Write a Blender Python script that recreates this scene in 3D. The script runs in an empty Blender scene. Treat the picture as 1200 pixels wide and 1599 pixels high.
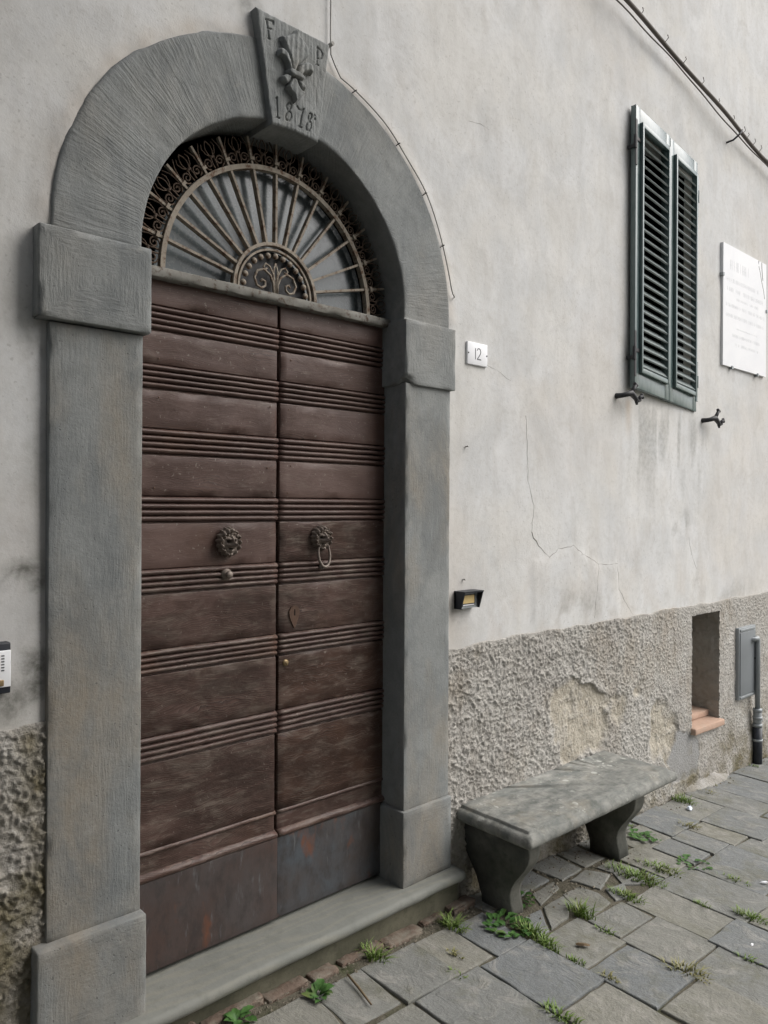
import bpy, bmesh, math, random
import numpy as np
from mathutils import Vector, Matrix, Euler

random.seed(7)
sc = bpy.context.scene
COL = sc.collection

# ------------------------------------------------------------------ camera
cam_d = bpy.data.cameras.new('camera'); cam = bpy.data.objects.new('camera', cam_d); COL.objects.link(cam)
TH = math.atan2(1200.0, 1310.0)
cam.location = (0, -2.14, 1.65)
cam.rotation_euler = (Euler((math.radians(90), 0, -TH)).to_matrix() @ Matrix.Rotation(math.radians(.3), 3, 'Z')).to_euler()
cam_d.sensor_fit = 'HORIZONTAL'; cam_d.sensor_width = 36; cam_d.lens = 36
cam_d.shift_y = -9.5 / 1200
cam_d.clip_start = .05; cam_d.clip_end = 400
sc.camera = cam
sc.render.resolution_x, sc.render.resolution_y = 768, 1024
sc.cycles.max_bounces = 5; sc.cycles.diffuse_bounces = 3; sc.cycles.glossy_bounces = 2; sc.cycles.transmission_bounces = 2

# ------------------------------------------------------------------ sky, sun, exposure
SUN = Vector((.70, -.62, .95)).normalized()
w = bpy.data.worlds.new('World'); sc.world = w; w.use_nodes = True
wt = w.node_tree
bg = wt.nodes['Background']
sky = wt.nodes.new('ShaderNodeTexSky'); sky.sky_type = 'NISHITA'; sky.sun_disc = False
sky.sun_elevation = math.asin(SUN.z); sky.sun_rotation = math.atan2(SUN.x, SUN.y)
sky.dust_density = 4.0; sky.air_density = 1.0
hs = wt.nodes.new('ShaderNodeHueSaturation'); hs.inputs['Saturation'].default_value = .42   # overcast: nearly grey sky
wt.links.new(sky.outputs[0], hs.inputs['Color']); wt.links.new(hs.outputs[0], bg.inputs[0])
bg.inputs[1].default_value = .09
sun_d = bpy.data.lights.new('sun', 'SUN'); sun_d.energy = 1.0; sun_d.angle = math.radians(60); sun_d.color = (1, .98, .955)
sun = bpy.data.objects.new('sun', sun_d); COL.objects.link(sun)
sun.rotation_euler = SUN.to_track_quat('Z', 'Y').to_euler(); sun.location = (3, -4, 8)
vs = sc.view_settings
vs.view_transform = 'Standard'; vs.look = 'None'; vs.exposure = 1.15; vs.gamma = 1; vs.use_curve_mapping = False

# ------------------------------------------------------------------ numeric helpers
def _hash(i, j, k, seed):
    n = (i * 374761393 + j * 668265263 + k * 2147483647 + seed * 1274126177) & 0xffffffff
    n = ((n ^ (n >> 13)) * 1274126177) & 0xffffffff
    n = ((n ^ (n >> 16)) * 2246822519) & 0xffffffff
    return ((n ^ (n >> 15)) & 0xffff) / 65535.0
def vnoise(P, seed=0):
    P = np.asarray(P, float); I = np.floor(P).astype(np.int64); F = P - I; F = F * F * (3 - 2 * F)
    out = 0
    for a in (0, 1):
        for b in (0, 1):
            for c in (0, 1):
                wgt = (F[:, 0] if a else 1 - F[:, 0]) * (F[:, 1] if b else 1 - F[:, 1]) * (F[:, 2] if c else 1 - F[:, 2])
                out = out + wgt * _hash(I[:, 0] + a, I[:, 1] + b, I[:, 2] + c, seed)
    return out
def fbm(P, sc_=1.0, octv=4, seed=0):
    P = np.asarray(P, float) / sc_; s = 0; a = .5; t = 0
    for o in range(octv):
        s = s + a * vnoise(P * (2 ** o) + 17.3 * o, seed + o); t += a; a *= .5
    return s / t
def poly_sd(X, Z, poly):
    """signed distance to polygon (positive inside)"""
    X = np.asarray(X, float); Z = np.asarray(Z, float)
    d = np.full(X.shape, 1e9); ins = np.zeros(X.shape, bool); n = len(poly)
    for i in range(n):
        ax, az = poly[i]; bx, bz = poly[(i + 1) % n]
        ex, ez = bx - ax, bz - az; L = ex * ex + ez * ez + 1e-12
        t = np.clip(((X - ax) * ex + (Z - az) * ez) / L, 0, 1)
        d = np.minimum(d, np.hypot(X - ax - t * ex, Z - az - t * ez))
        c = ((az > Z) != (bz > Z)) & (X < (bx - ax) * (Z - az) / (bz - az + 1e-12) + ax)
        ins ^= c
    return np.where(ins, d, -d)
def line_d(X, Z, pts):
    d = np.full(np.shape(X), 1e9)
    for (ax, az), (bx, bz) in zip(pts[:-1], pts[1:]):
        ex, ez = bx - ax, bz - az; L = ex * ex + ez * ez + 1e-12
        t = np.clip(((X - ax) * ex + (Z - az) * ez) / L, 0, 1)
        d = np.minimum(d, np.hypot(X - ax - t * ex, Z - az - t * ez))
    return d
def sstep(a, b, x):
    t = np.clip((x - a) / (b - a), 0, 1); return t * t * (3 - 2 * t)
def gz(x): return .12 - .032 * x          # the lane falls gently to the right

# ------------------------------------------------------------------ object helpers
def tag(o, label, cat, group=None):
    o['label'] = label; o['category'] = cat
    if group: o['group'] = group
    return o
def empty(name, loc, label, cat, group=None):
    o = bpy.data.objects.new(name, None); COL.objects.link(o); o.location = loc; o.empty_display_size = .1
    return tag(o, label, cat, group)
def me_obj(name, V, F, mat, parent=None, smooth=False, uv=None, attr=None, local=False):
    me = bpy.data.meshes.new(name); me.from_pydata([tuple(map(float, v)) for v in V], [], [tuple(map(int, f)) for f in F])
    if uv is not None:
        ul = me.uv_layers.new(name='UVMap')
        ul.data.foreach_set('uv', np.asarray(uv, np.float32).ravel())
    if attr is not None:
        at = me.attributes.new('mask', 'FLOAT_COLOR', 'POINT')
        at.data.foreach_set('color', np.asarray(attr, np.float32).ravel())
    me.validate(); me.update()
    if smooth:
        me.polygons.foreach_set('use_smooth', [True] * len(me.polygons))
    if mat: me.materials.append(mat)
    return link(name, me, parent, local)
def link(name, me, parent=None, local=False):
    o = bpy.data.objects.new(name, me); COL.objects.link(o)
    if parent:
        o.parent = parent
        if not local:
            p = parent; off = Vector((0, 0, 0))
            while p: off += p.location; p = p.parent
            o.location = -off
    return o
class MB:
    def __init__(s): s.V = []; s.F = []
    def add(s, V, F):
        b = len(s.V); s.V += [tuple(v) for v in V]; s.F += [tuple(i + b for i in f) for f in F]; return s
    def box(s, x0, x1, y0, y1, z0, z1):
        return s.add([(x0,y0,z0),(x1,y0,z0),(x1,y1,z0),(x0,y1,z0),(x0,y0,z1),(x1,y0,z1),(x1,y1,z1),(x0,y1,z1)],
                     [(0,3,2,1),(4,5,6,7),(0,1,5,4),(1,2,6,5),(2,3,7,6),(3,0,4,7)])
    def tube(s, pts, r, n=8, flat=1.0):
        V, F = tube(pts, r, n, flat); return s.add(V, F)
    def build(s, name, mat, parent=None, smooth=False, local=False):
        return me_obj(name, s.V, s.F, mat, parent, smooth, local=local)
def tube(pts, r, n=8, flat=1.0):
    P = [Vector(p) for p in pts]; m = len(P); R = r if hasattr(r, '__len__') else [r] * m
    V = []; F = []; up = Vector((0, -1, 0)); prev = None
    for i, p in enumerate(P):
        t = (P[min(i + 1, m - 1)] - P[max(i - 1, 0)]).normalized()
        u = up if abs(t.dot(up)) < .95 else Vector((1, 0, 0))
        if prev is not None: u = prev
        a = (u - t * u.dot(t)).normalized(); b = t.cross(a); prev = a
        for k in range(n):
            q = 2 * math.pi * k / n
            V.append(p + (a * math.cos(q) * flat + b * math.sin(q)) * R[i])
    for i in range(m - 1):
        for k in range(n):
            F.append((i * n + k, i * n + (k + 1) % n, (i + 1) * n + (k + 1) % n, (i + 1) * n + k))
    F.append(tuple(range(n - 1, -1, -1))); F.append(tuple((m - 1) * n + k for k in range(n)))
    return V, F
def _axis(a, b, r, cell):
    r = min(r, (b - a) * .45); n = max(2, int(math.ceil((b - a - 2 * r) / cell)) + 1)
    c = [a, a + .35 * r] + list(np.linspace(a + r, b - r, n)) + [b - .35 * r, b]
    return c
def rbox(x0, x1, y0, y1, z0, z1, r=.006, cell=.03, amp=.0015, ns=.06, chip=0, uvmode='v', seed=0, warp=None):
    """rounded, slightly uneven block -> V, F, uv"""
    A = [_axis(x0, x1, r, cell), _axis(y0, y1, r, cell), _axis(z0, z1, r, cell)]
    N = [len(a) - 1 for a in A]; idx = {}; V = []; F = []
    def vid(i, j, k):
        if (i, j, k) not in idx:
            idx[(i, j, k)] = len(V); V.append((A[0][i], A[1][j], A[2][k]))
        return idx[(i, j, k)]
    nx, ny, nz = N
    for i in range(nx):
        for k in range(nz):
            F.append((vid(i,0,k), vid(i+1,0,k), vid(i+1,0,k+1), vid(i,0,k+1)))
            F.append((vid(i,ny,k), vid(i,ny,k+1), vid(i+1,ny,k+1), vid(i+1,ny,k)))
    for j in range(ny):
        for k in range(nz):
            F.append((vid(0,j,k), vid(0,j,k+1), vid(0,j+1,k+1), vid(0,j+1,k)))
            F.append((vid(nx,j,k), vid(nx,j+1,k), vid(nx,j+1,k+1), vid(nx,j,k+1)))
    for i in range(nx):
        for j in range(ny):
            F.append((vid(i,j,0), vid(i,j+1,0), vid(i+1,j+1,0), vid(i+1,j,0)))
            F.append((vid(i,j,nz), vid(i+1,j,nz), vid(i+1,j+1,nz), vid(i,j+1,nz)))
    V0 = np.array(V, float); P = V0.copy()
    lo = np.array([x0, y0, z0]); hi = np.array([x1, y1, z1]); rr = np.minimum(r, (hi - lo) * .45)
    q = np.clip(P, lo + rr, hi - rr); d = P - q; L = np.linalg.norm(d / rr, axis=1); L[L == 0] = 1
    P = q + d / L[:, None]
    nrm = d / np.maximum(np.linalg.norm(d, axis=1), 1e-9)[:, None]
    if amp: P = P + nrm * ((fbm(V0, ns, 4, seed) - .5) * 2 * amp)[:, None]
    if chip:
        e = ((np.abs(d) > 1e-6).sum(1) >= 2)
        n = fbm(V0, .035, 3, seed + 50)
        P[e] -= nrm[e] * (np.clip(n[e] - .56, 0, 1) * 6 * chip)[:, None]
    uv = []
    cx, cz = (x0 + x1) / 2, (z0 + z1) / 2
    for f in F:
        pts = V0[list(f)]; c = pts.mean(0); nn = np.abs(np.cross(pts[1] - pts[0], pts[2] - pts[1])); ax = int(nn.argmax())
        for p in pts:
            if ax == 1: a, b = p[0], p[2]
            elif ax == 0: a, b = p[1] + 3.3, p[2]
            else: a, b = p[1] + 7.7, p[0]
            if uvmode == 'mitre' and ax == 1:
                if abs(c[0] - cx) / (x1 - x0) < abs(c[2] - cz) / (z1 - z0): a, b = p[2] + 5, p[0]
            uv.append((a, b))
    if warp: P = warp(P)
    return P, F, uv
def rb_obj(name, args, mat, parent, smooth=True, **k):
    V, F, uv = rbox(*args, **k); return me_obj(name, V, F, mat, parent, smooth, uv)
def ext_x(prof, xs, amp=0, ns=.05, seed=0, jag=None):
    """closed (y,z) profile (counter-clockwise seen from -x) swept along x"""
    n = len(prof); V = []; F = []
    for x in xs:
        for (y, z) in prof: V.append((x, y, z))
    V = np.array(V, float)
    if amp:
        V[:, 1] += (fbm(V * [1, 1, 1], ns, 4, seed) - .5) * 2 * amp
        V[:, 2] += (fbm(V, ns, 4, seed + 9) - .5) * 2 * amp
    for i in range(len(xs) - 1):
        for k in range(n):
            F.append((i * n + k, (i + 1) * n + k, (i + 1) * n + (k + 1) % n, i * n + (k + 1) % n))
    F.append(tuple(range(n))); F.append(tuple((len(xs) - 1) * n + k for k in range(n - 1, -1, -1)))
    uv = []
    for f in F:
        for v in f: uv.append((V[v][2] - V[v][1] + 11.1, V[v][0]))
    return V, F, uv
def grid_xz(xs, zs, keep=None):
    nx, nz = len(xs), len(zs)
    X, Z = np.meshgrid(xs, zs, indexing='ij'); V = np.c_[X.ravel(), np.zeros(nx * nz), Z.ravel()]
    F = []
    for i in range(nx - 1):
        for k in range(nz - 1):
            cx, cz = (xs[i] + xs[i + 1]) / 2, (zs[k] + zs[k + 1]) / 2
            if keep is None or keep(cx, cz):
                F.append((i * nz + k, (i + 1) * nz + k, (i + 1) * nz + k + 1, i * nz + k + 1))
    return V, F

# ------------------------------------------------------------------ material helpers
class NT:
    def __init__(s, name):
        s.m = bpy.data.materials.new(name); s.m.use_nodes = True; s.t = s.m.node_tree
        s.b = s.t.nodes['Principled BSDF']
    def n(s, typ, **k):
        o = s.t.nodes.new(typ)
        for a, v in k.items(): setattr(o, a, v)
        return o
    def put(s, sock, v):
        if isinstance(v, bpy.types.NodeSocket): s.t.links.new(v, sock)
        elif v is not None:
            if hasattr(v, '__len__') and len(v) == 3 and sock.type == 'RGBA': v = (*v, 1)
            sock.default_value = v
    def coord(s, kind='Object'): return s.n('ShaderNodeTexCoord').outputs[kind]
    def attr(s, name='mask'): 
        a = s.n('ShaderNodeAttribute', attribute_name=name); sp = s.n('ShaderNodeSeparateColor'); s.put(sp.inputs[0], a.outputs['Color']); return sp.outputs
    def rand(s): return s.n('ShaderNodeObjectInfo').outputs['Random']
    def map(s, v, scale=(1,1,1), loc=(0,0,0), rot=(0,0,0)):
        o = s.n('ShaderNodeMapping'); s.put(o.inputs['Vector'], v); s.put(o.inputs['Scale'], scale); s.put(o.inputs['Location'], loc); s.put(o.inputs['Rotation'], rot); return o.outputs[0]
    def noise(s, v, scale=5, detail=4, rough=.55, dist=0):
        o = s.n('ShaderNodeTexNoise'); s.put(o.inputs['Vector'], v); s.put(o.inputs['Scale'], scale); s.put(o.inputs['Detail'], min(detail, 4)); s.put(o.inputs['Roughness'], rough); s.put(o.inputs['Distortion'], dist); return o.outputs['Fac']
    def voro(s, v, scale=5, feature='F1', rnd=1.0):
        o = s.n('ShaderNodeTexVoronoi', feature=feature); s.put(o.inputs['Vector'], v); s.put(o.inputs['Scale'], scale); s.put(o.inputs['Randomness'], rnd); return o.outputs['Distance']
    def wave(s, v, scale=5, dist=3, detail=3, dscale=1, d='Z', prof='SIN'):
        o = s.n('ShaderNodeTexWave', bands_direction=d, wave_profile=prof); s.put(o.inputs['Vector'], v); s.put(o.inputs['Scale'], scale); s.put(o.inputs['Distortion'], dist); s.put(o.inputs['Detail'], detail); s.put(o.inputs['Detail Scale'], dscale); return o.outputs['Fac']
    def ramp(s, f, stops):
        o = s.n('ShaderNodeValToRGB'); e = o.color_ramp.elements
        while len(e) < len(stops): e.new(.5)
        for q, (p, c) in zip(e, stops):
            q.position = p; q.color = (c, c, c, 1) if not hasattr(c, '__len__') else (*c, 1)
        s.put(o.inputs[0], f); return o.outputs[0]
    def rng(s, f, a, b, c=0., d=1.):
        o = s.n('ShaderNodeMapRange'); s.put(o.inputs[0], f)
        for i, v in enumerate((a, b, c, d)): s.put(o.inputs[i + 1], v)
        return o.outputs[0]
    def mix(s, f, a, b, mode='MIX'):
        o = s.n('ShaderNodeMix', data_type='RGBA', blend_type=mode); s.put(o.inputs[0], f); s.put(o.inputs[6], a); s.put(o.inputs[7], b); return o.outputs[2]
    def math(s, op, a, b=None, c=None):
        o = s.n('ShaderNodeMath', operation=op); s.put(o.inputs[0], a)
        if b is not None: s.put(o.inputs[1], b)
        if c is not None: s.put(o.inputs[2], c)
        return o.outputs[0]
    def vadd(s, a, b):
        o = s.n('ShaderNodeVectorMath', operation='ADD'); s.put(o.inputs[0], a); s.put(o.inputs[1], b); return o.outputs[0]
    def vscale(s, a, f):
        o = s.n('ShaderNodeVectorMath', operation='SCALE'); s.put(o.inputs[0], a); s.put(o.inputs['Scale'], f); return o.outputs[0]
    def bump(s, h, strength=.5, dist=.01, nrm=None):
        o = s.n('ShaderNodeBump'); s.put(o.inputs['Height'], h); s.put(o.inputs['Strength'], strength); s.put(o.inputs['Distance'], dist)
        if nrm is not None: s.put(o.inputs['Normal'], nrm)
        return o.outputs[0]
    def out(s, col=None, rough=.8, spec=.3, normal=None, metal=0):
        if col is not None: s.put(s.b.inputs['Base Color'], col)
        s.put(s.b.inputs['Roughness'], rough); s.put(s.b.inputs['Specular IOR Level'], spec); s.put(s.b.inputs['Metallic'], metal)
        if normal is not None: s.put(s.b.inputs['Normal'], normal)
        return s.m
    def objrand_coord(s, amt=37.0):
        return s.vadd(s.coord(), s.vscale(s.n('ShaderNodeCombineXYZ').outputs[0], 1)) if False else s._orc(amt)
    def _orc(s, amt):
        c = s.n('ShaderNodeCombineXYZ'); r = s.math('MULTIPLY', s.rand(), amt)
        for i in range(3): s.put(c.inputs[i], r)
        return s.vadd(s.coord(), c.outputs[0])

def plain(name, col, rough=.6, spec=.3, metal=0, var=.25, scale=30, bump=.15):
    t = NT(name); v = t.coord(); f = t.noise(v, scale, 4, .6)
    c = t.mix(f, [x * (1 - var) for x in col], [min(1, x * (1 + var)) for x in col])
    return t.out(c, rough, spec, t.bump(f, bump, .002) if bump else None, metal)

def m_plaster():
    t = NT('plaster'); v = t.coord(); at = t.attr()
    big = t.noise(v, 1.1, 5, .6); cloud = t.noise(t.map(v, (1, 1, .8)), 4.2, 7, .66, .8); fine = t.noise(v, 34, 5, .7); streak = t.noise(t.map(v, (9, 9, 1.6)), 1.3, 5, .65, .5)
    c = t.mix(t.rng(big, .35, .65), (.485, .487, .482), (.56, .565, .562))
    c = t.mix(t.rng(cloud, .40, .68, 0, .8), c, (.62, .622, .62))
    c = t.mix(t.rng(t.noise(v, 2.4, 4, .6, .5), .42, .62, 0, .5), c, (.588, .570, .53))
    c = t.mix(t.rng(streak, .50, .70, 0, .35), c, (.45, .435, .41))
    dk = t.noise(t.map(v, (1, 1, .9), (7, 2, 3)), 6.5, 8, .72, .6)
    c = t.mix(t.rng(dk, .52, .74, 0, .45), c, (.41, .395, .37))
    c = t.mix(t.rng(fine, .48, .74, 0, .30), c, (.37, .36, .34))
    c = t.mix(t.math('MULTIPLY', at[1], t.rng(cloud, .25, .7, .5, 1.)), c, (.42, .355, .29))
    c = t.mix(t.math('MULTIPLY', at[0], t.rng(fine, .3, .6, .45, 1.)), c, (.17, .17, .155))
    spots = t.noise(v, 85, 3, .5)
    c = t.mix(t.rng(spots, .64, .71, 0, .35), c, (.27, .26, .24))
    n = t.bump(t.noise(v, 170, 3, .7), .18, .003); n = t.bump(fine, .14, .006, n); n = t.bump(cloud, .10, .02, n)
    return t.out(c, .92, .12, n)
def m_dado():
    t = NT('rough_render'); v = t.coord(); at = t.attr()
    big = t.noise(v, 2.2, 5, .6); fine = t.noise(v, 45, 5, .65); md = t.noise(v, 11, 4, .6)
    c = t.mix(t.rng(big, .35, .65), (.37, .352, .325), (.455, .44, .41))
    c = t.mix(t.rng(md, .45, .75, 0, .5), c, (.30, .28, .245))
    c = t.mix(t.rng(fine, .5, .8, 0, .5), c, (.25, .24, .22))
    c = t.mix(t.rng(t.noise(t.map(v, (1, 1, .6), (5, 0, 2)), 3.0, 4, .7), .50, .66, 0, .55), c, (.31, .27, .215))
    c = t.mix(t.rng(t.noise(t.map(v, (1, 1, .8), (1, 0, 9)), 5.0, 4, .7), .56, .68, 0, .5), c, (.50, .485, .455))
    peel = t.mix(t.rng(md, .35, .7), (.44, .405, .34), (.35, .315, .255))
    peel = t.mix(t.rng(fine, .45, .7, 0, .55), peel, (.55, .52, .45))
    c = t.mix(at[0], c, peel)
    c = t.mix(at[1], c, t.mix(md, (.34, .34, .335), (.26, .26, .255)))
    moss = t.mix(md, (.215, .185, .13), (.12, .112, .07))
    c = t.mix(t.math('MULTIPLY', at[2], t.rng(t.noise(v, 6, 5, .65), .35, .6)), c, moss)
    n = t.bump(t.noise(v, 210, 3, .7), .6, .003); n = t.bump(t.noise(v, 85, 4, .7), .9, .009, n)
    return t.out(c, .95, .1, n)
def m_stone(name='grey_stone', dens=95, across=16, k=.35, warmth=.6, pit=.5):
    t = NT(name); v = t.coord(); uv = t.coord('UV')
    wv = t.n('ShaderNodeTexNoise'); t.put(wv.inputs['Vector'], t.map(uv, (9, 9, 1))); t.put(wv.inputs['Scale'], 1.0); t.put(wv.inputs['Detail'], 3)
    uvw = t.vadd(uv, t.vscale(wv.outputs['Color'], .018))
    st = t.noise(t.map(uvw, (dens, across, 1)), 1.0, 3, .6)
    amt = t.rng(t.noise(v, 6, 4, .6), .35, .62, .15, 1.)
    st = t.math('MULTIPLY', st, amt)
    big = t.noise(v, 2.6, 5, .6); md = t.noise(v, 15, 6, .7); grit = t.noise(v, 120, 4, .75); pits = t.noise(v, 95, 2, .5)
    c = t.mix(t.rng(big, .32, .68), (.195, .207, .206), (.252, .262, .256))
    warm = t.noise(t.map(v, (2.5, 2.5, 1.1), (4, 0, 0)), 1.4, 5, .6)
    c = t.mix(t.rng(warm, .46, .68, 0, warmth), c, (.245, .212, .165))
    c = t.mix(t.rng(md, .46, .78, 0, .55), c, (.125, .132, .132))
    c = t.mix(t.rng(grit, .45, .75, 0, .32), c, (.30, .305, .295)); c = t.mix(t.rng(grit, .5, .25, 0, .2), c, (.10, .105, .105))
    c = t.mix(t.rng(t.noise(t.map(v, (3, 3, 1.2), (9, 2, 5)), 2.2, 4, .7, .6), .50, .66, 0, .5), c, (.135, .146, .150))
    c = t.mix(t.rng(t.noise(v, 9, 4, .75, .8), .60, .68, 0, .35), c, (.29, .285, .26))
    c = t.mix(t.rng(pits, .69, .74, 0, pit), c, (.055, .058, .055))
    n = t.bump(grit, .35, .004); n = t.bump(st, k, .012, n); n = t.bump(md, .12, .008, n)
    n = t.bump(t.rng(pits, .67, .75, 1, 0), .5 * pit + .1, .004, n)
    return t.out(c, .88, .18, n)
def m_step():
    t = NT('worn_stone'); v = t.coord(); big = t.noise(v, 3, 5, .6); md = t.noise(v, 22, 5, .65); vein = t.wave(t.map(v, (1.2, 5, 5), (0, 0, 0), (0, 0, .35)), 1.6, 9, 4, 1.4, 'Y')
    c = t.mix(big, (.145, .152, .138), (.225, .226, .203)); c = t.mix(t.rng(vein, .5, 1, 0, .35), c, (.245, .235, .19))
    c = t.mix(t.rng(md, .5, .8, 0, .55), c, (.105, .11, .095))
    n = t.bump(md, .3, .006); n = t.bump(t.noise(v, 120, 4, .6), .3, .002, n)
    return t.out(c, .72, .3, n)
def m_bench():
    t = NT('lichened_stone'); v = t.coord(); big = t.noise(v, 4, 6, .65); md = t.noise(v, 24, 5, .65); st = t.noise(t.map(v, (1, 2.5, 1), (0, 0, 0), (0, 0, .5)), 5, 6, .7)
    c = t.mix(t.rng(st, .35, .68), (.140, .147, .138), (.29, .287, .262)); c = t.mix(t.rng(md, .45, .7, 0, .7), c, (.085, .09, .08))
    c = t.mix(t.rng(big, .55, .75, 0, .5), c, (.30, .265, .205))
    wz = t.n('ShaderNodeTexNoise'); t.put(wz.inputs['Vector'], v); t.put(wz.inputs['Scale'], 22); vw = t.vadd(v, t.vscale(wz.outputs['Color'], .045))
    patch = t.rng(t.noise(v, 5, 3, .6), .47, .60)
    ls = t.math('MAXIMUM', t.rng(t.voro(vw, 17), .27, .22), t.rng(t.voro(vw, 42), .24, .18))
    ls = t.math('MULTIPLY', ls, t.math('MULTIPLY', patch, t.rng(t.noise(v, 16, 2, .5), .42, .56)))
    c = t.mix(t.math('MULTIPLY', ls, .75), c, (.44, .445, .41))
    n = t.bump(md, .45, .008); n = t.bump(t.noise(v, 110, 4, .65), .45, .003, n)
    return t.out(c, .85, .2, n)
def m_slab():
    t = NT('paving_stone'); v = t._orc(23.0); r = t.rand()
    big = t.noise(v, 4, 5, .62); md = t.noise(v, 21, 6, .7); grit = t.noise(v, 130, 4, .75); lay = t.noise(t.map(v, (1.5, 1, 1), (0, 0, 0), (0, 0, .4)), 7, 7, .72, 1.2)
    cold = t.mix(big, (.125, .136, .140), (.190, .198, .196)); warm = t.mix(big, (.165, .162, .137), (.245, .238, .205))
    c = t.mix(t.rng(r, .1, .9), cold, warm)
    c = t.mix(t.rng(lay, .52, .66, 0, .55), c, (.30, .29, .262))
    c = t.mix(t.rng(md, .5, .78, 0, .55), c, (.11, .11, .10))
    c = t.mix(t.rng(grit, .5, .8, 0, .4), c, (.33, .33, .31))
    c = t.mix(t.rng(t.noise(v, 6, 6, .72), .50, .68, 0, .55), c, (.125, .122, .082))
    n = t.bump(grit, .6, .004); n = t.bump(lay, .45, .016, n); n = t.bump(md, .6, .010, n)
    return t.out(c, .8, .28, n)
def m_dirt():
    t = NT('dirt'); v = t.coord(); md = t.noise(v, 18, 6, .7); f = t.noise(v, 140, 4, .7)
    c = t.mix(md, (.075, .068, .052), (.17, .155, .12)); c = t.mix(t.rng(f, .6, .75), c, (.2, .18, .14))
    c = t.mix(t.rng(t.noise(v, 5, 4, .6), .52, .66, 0, .6), c, (.045, .06, .02))
    return t.out(c, .95, .1, t.bump(f, .8, .006, t.bump(md, .8, .02)))
def m_wood(name, worn=.35, base=((.068, .037, .030), (.106, .064, .053))):
    t = NT(name); v0 = t._orc(41.0)
    wob = t.n('ShaderNodeTexNoise'); t.put(wob.inputs['Vector'], t.map(v0, (2.2, 3, 5))); t.put(wob.inputs['Scale'], 1.5); t.put(wob.inputs['Detail'], 3)
    v = t.vadd(v0, t.vscale(wob.outputs['Color'], .11))
    g1 = t.wave(t.map(v, (.35, 1, 1)), 58, 2.2, 4, 2.0, 'Z', 'SAW'); g2 = t.noise(t.map(v, (7, 40, 160)), 1.0, 4, .65); big = t.noise(v0, 3.2, 6, .65)
    md = t.noise(t.map(v0, (7, 14, 16)), 1.2, 7, .72, .5)
    show = t.rng(t.noise(t.map(v0, (3, 3, 5), (3, 1, 7)), 1.2, 4, .6), .46 - .15 * worn, .64 - .15 * worn, .22, 1.)   # grain only surfaces where the paint has gone
    c = t.mix(t.rng(big, .35, .65), base[0], base[1])
    c = t.mix(t.math('MULTIPLY', t.math('MULTIPLY', t.rng(g1, .55, 1.), show), .85), c, (.024, .014, .012))
    c = t.mix(t.math('MULTIPLY', t.math('MULTIPLY', t.rng(g1, .30, .05), show), .15 + .5 * worn), c, (.150, .112, .092))
    wm = t.math('MULTIPLY', t.rng(md, .60 - .16 * worn, .78 - .12 * worn), t.rng(g2, .35, .6, .2, 1.))
    c = t.mix(t.math('MULTIPLY', wm, .30 + .6 * worn), c, (.185, .150, .125))
    c = t.mix(t.rng(t.noise(v0, 2.3, 4, .6), .58, .72, 0, .35 + .3 * worn), c, (.105, .055, .034))
    c = t.mix(t.rng(t.noise(v0, 95, 2, .5), .68, .74, 0, .7), c, (.21, .18, .155))
    c = t.mix(t.rng(t.noise(t.map(v0, (9, 9, 60), (0, 0, 0), (0, .08, 0)), 1.0, 4, .7), .60, .70, 0, .25 + .35 * worn), c, (.19, .155, .13))
    n = t.bump(t.math('MULTIPLY', g1, show), .10 + .6 * worn, .0035); n = t.bump(g2, .22 + .3 * worn, .0018, n); n = t.bump(md, .25, .004, n)
    return t.out(c, .52, .4, n)
def m_kick(name, ca, cb):
    t = NT(name); v = t._orc(9.0); big = t.noise(v, 4.0, 5, .65); md = t.noise(t.map(v, (14, 14, 7)), 1.6, 6, .7); sc2 = t.noise(t.map(v, (50, 30, 9), (0, 0, 0), (0, .6, 0)), 1, 4, .65)
    c = t.mix(t.rng(big, .38, .62), ca, cb)
    c = t.mix(t.rng(md, .46, .66, 0, .75), c, (.036, .030, .029)); c = t.mix(t.rng(sc2, .62, .75, 0, .6), c, (.15, .16, .165))
    c = t.mix(t.rng(t.noise(t.map(v, (9, 9, 4), (3, 1, 2)), 1, 5, .6), .60, .68, 0, .8), c, (.14, .055, .03))
    return t.out(c, .5, .4, t.bump(md, .3, .003, t.bump(big, .3, .01)))
def m_rustpaint():
    t = NT('weathered_iron_paint'); v = t.coord(); md = t.noise(v, 38, 6, .7); b = t.noise(v, 9, 4, .6)
    c = t.mix(t.rng(b, .35, .65), (.22, .19, .155), (.31, .275, .225)); c = t.mix(t.rng(md, .5, .64), c, (.115, .066, .04)); c = t.mix(t.rng(md, .68, .76), c, (.045, .03, .024))
    return t.out(c, .75, .25, t.bump(md, .5, .003))
def m_bar():
    t = NT('flaking_grey_bar'); v = t.coord(); md = t.noise(v, 32, 4, .7); b = t.noise(v, 9, 4, .6)
    c = t.mix(t.rng(b, .35, .65), (.145, .138, .12), (.235, .23, .21)); c = t.mix(t.rng(md, .52, .64), c, (.085, .062, .046))
    return t.out(c, .8, .2, t.bump(md, .5, .003))
def m_rustshade():
    t = NT('shaded_rusted_iron'); v = t.coord(); md = t.noise(v, 60, 5, .7)
    c = t.mix(t.rng(md, .35, .65), (.045, .032, .025), (.13, .092, .066))  # brown rust, with the shadow under the arch darkened into the colour
    return t.out(c, .8, .25, t.bump(md, .5, .002))
def m_glass():
    t = NT('dusty_glass'); v = t.coord(); b = t.noise(t.map(v, (1, 1, .6), (0, 0, 0), (0, .5, 0)), 4, 5, .6); f = t.noise(v, 60, 4, .7)
    c = t.mix(t.rng(b, .3, .7), (.060, .076, .083), (.135, .158, .165)); c = t.mix(t.rng(f, .5, .8, 0, .3), c, (.20, .21, .205))
    return t.out(c, t.rng(f, .3, .7, .16, .34), .5)
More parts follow.
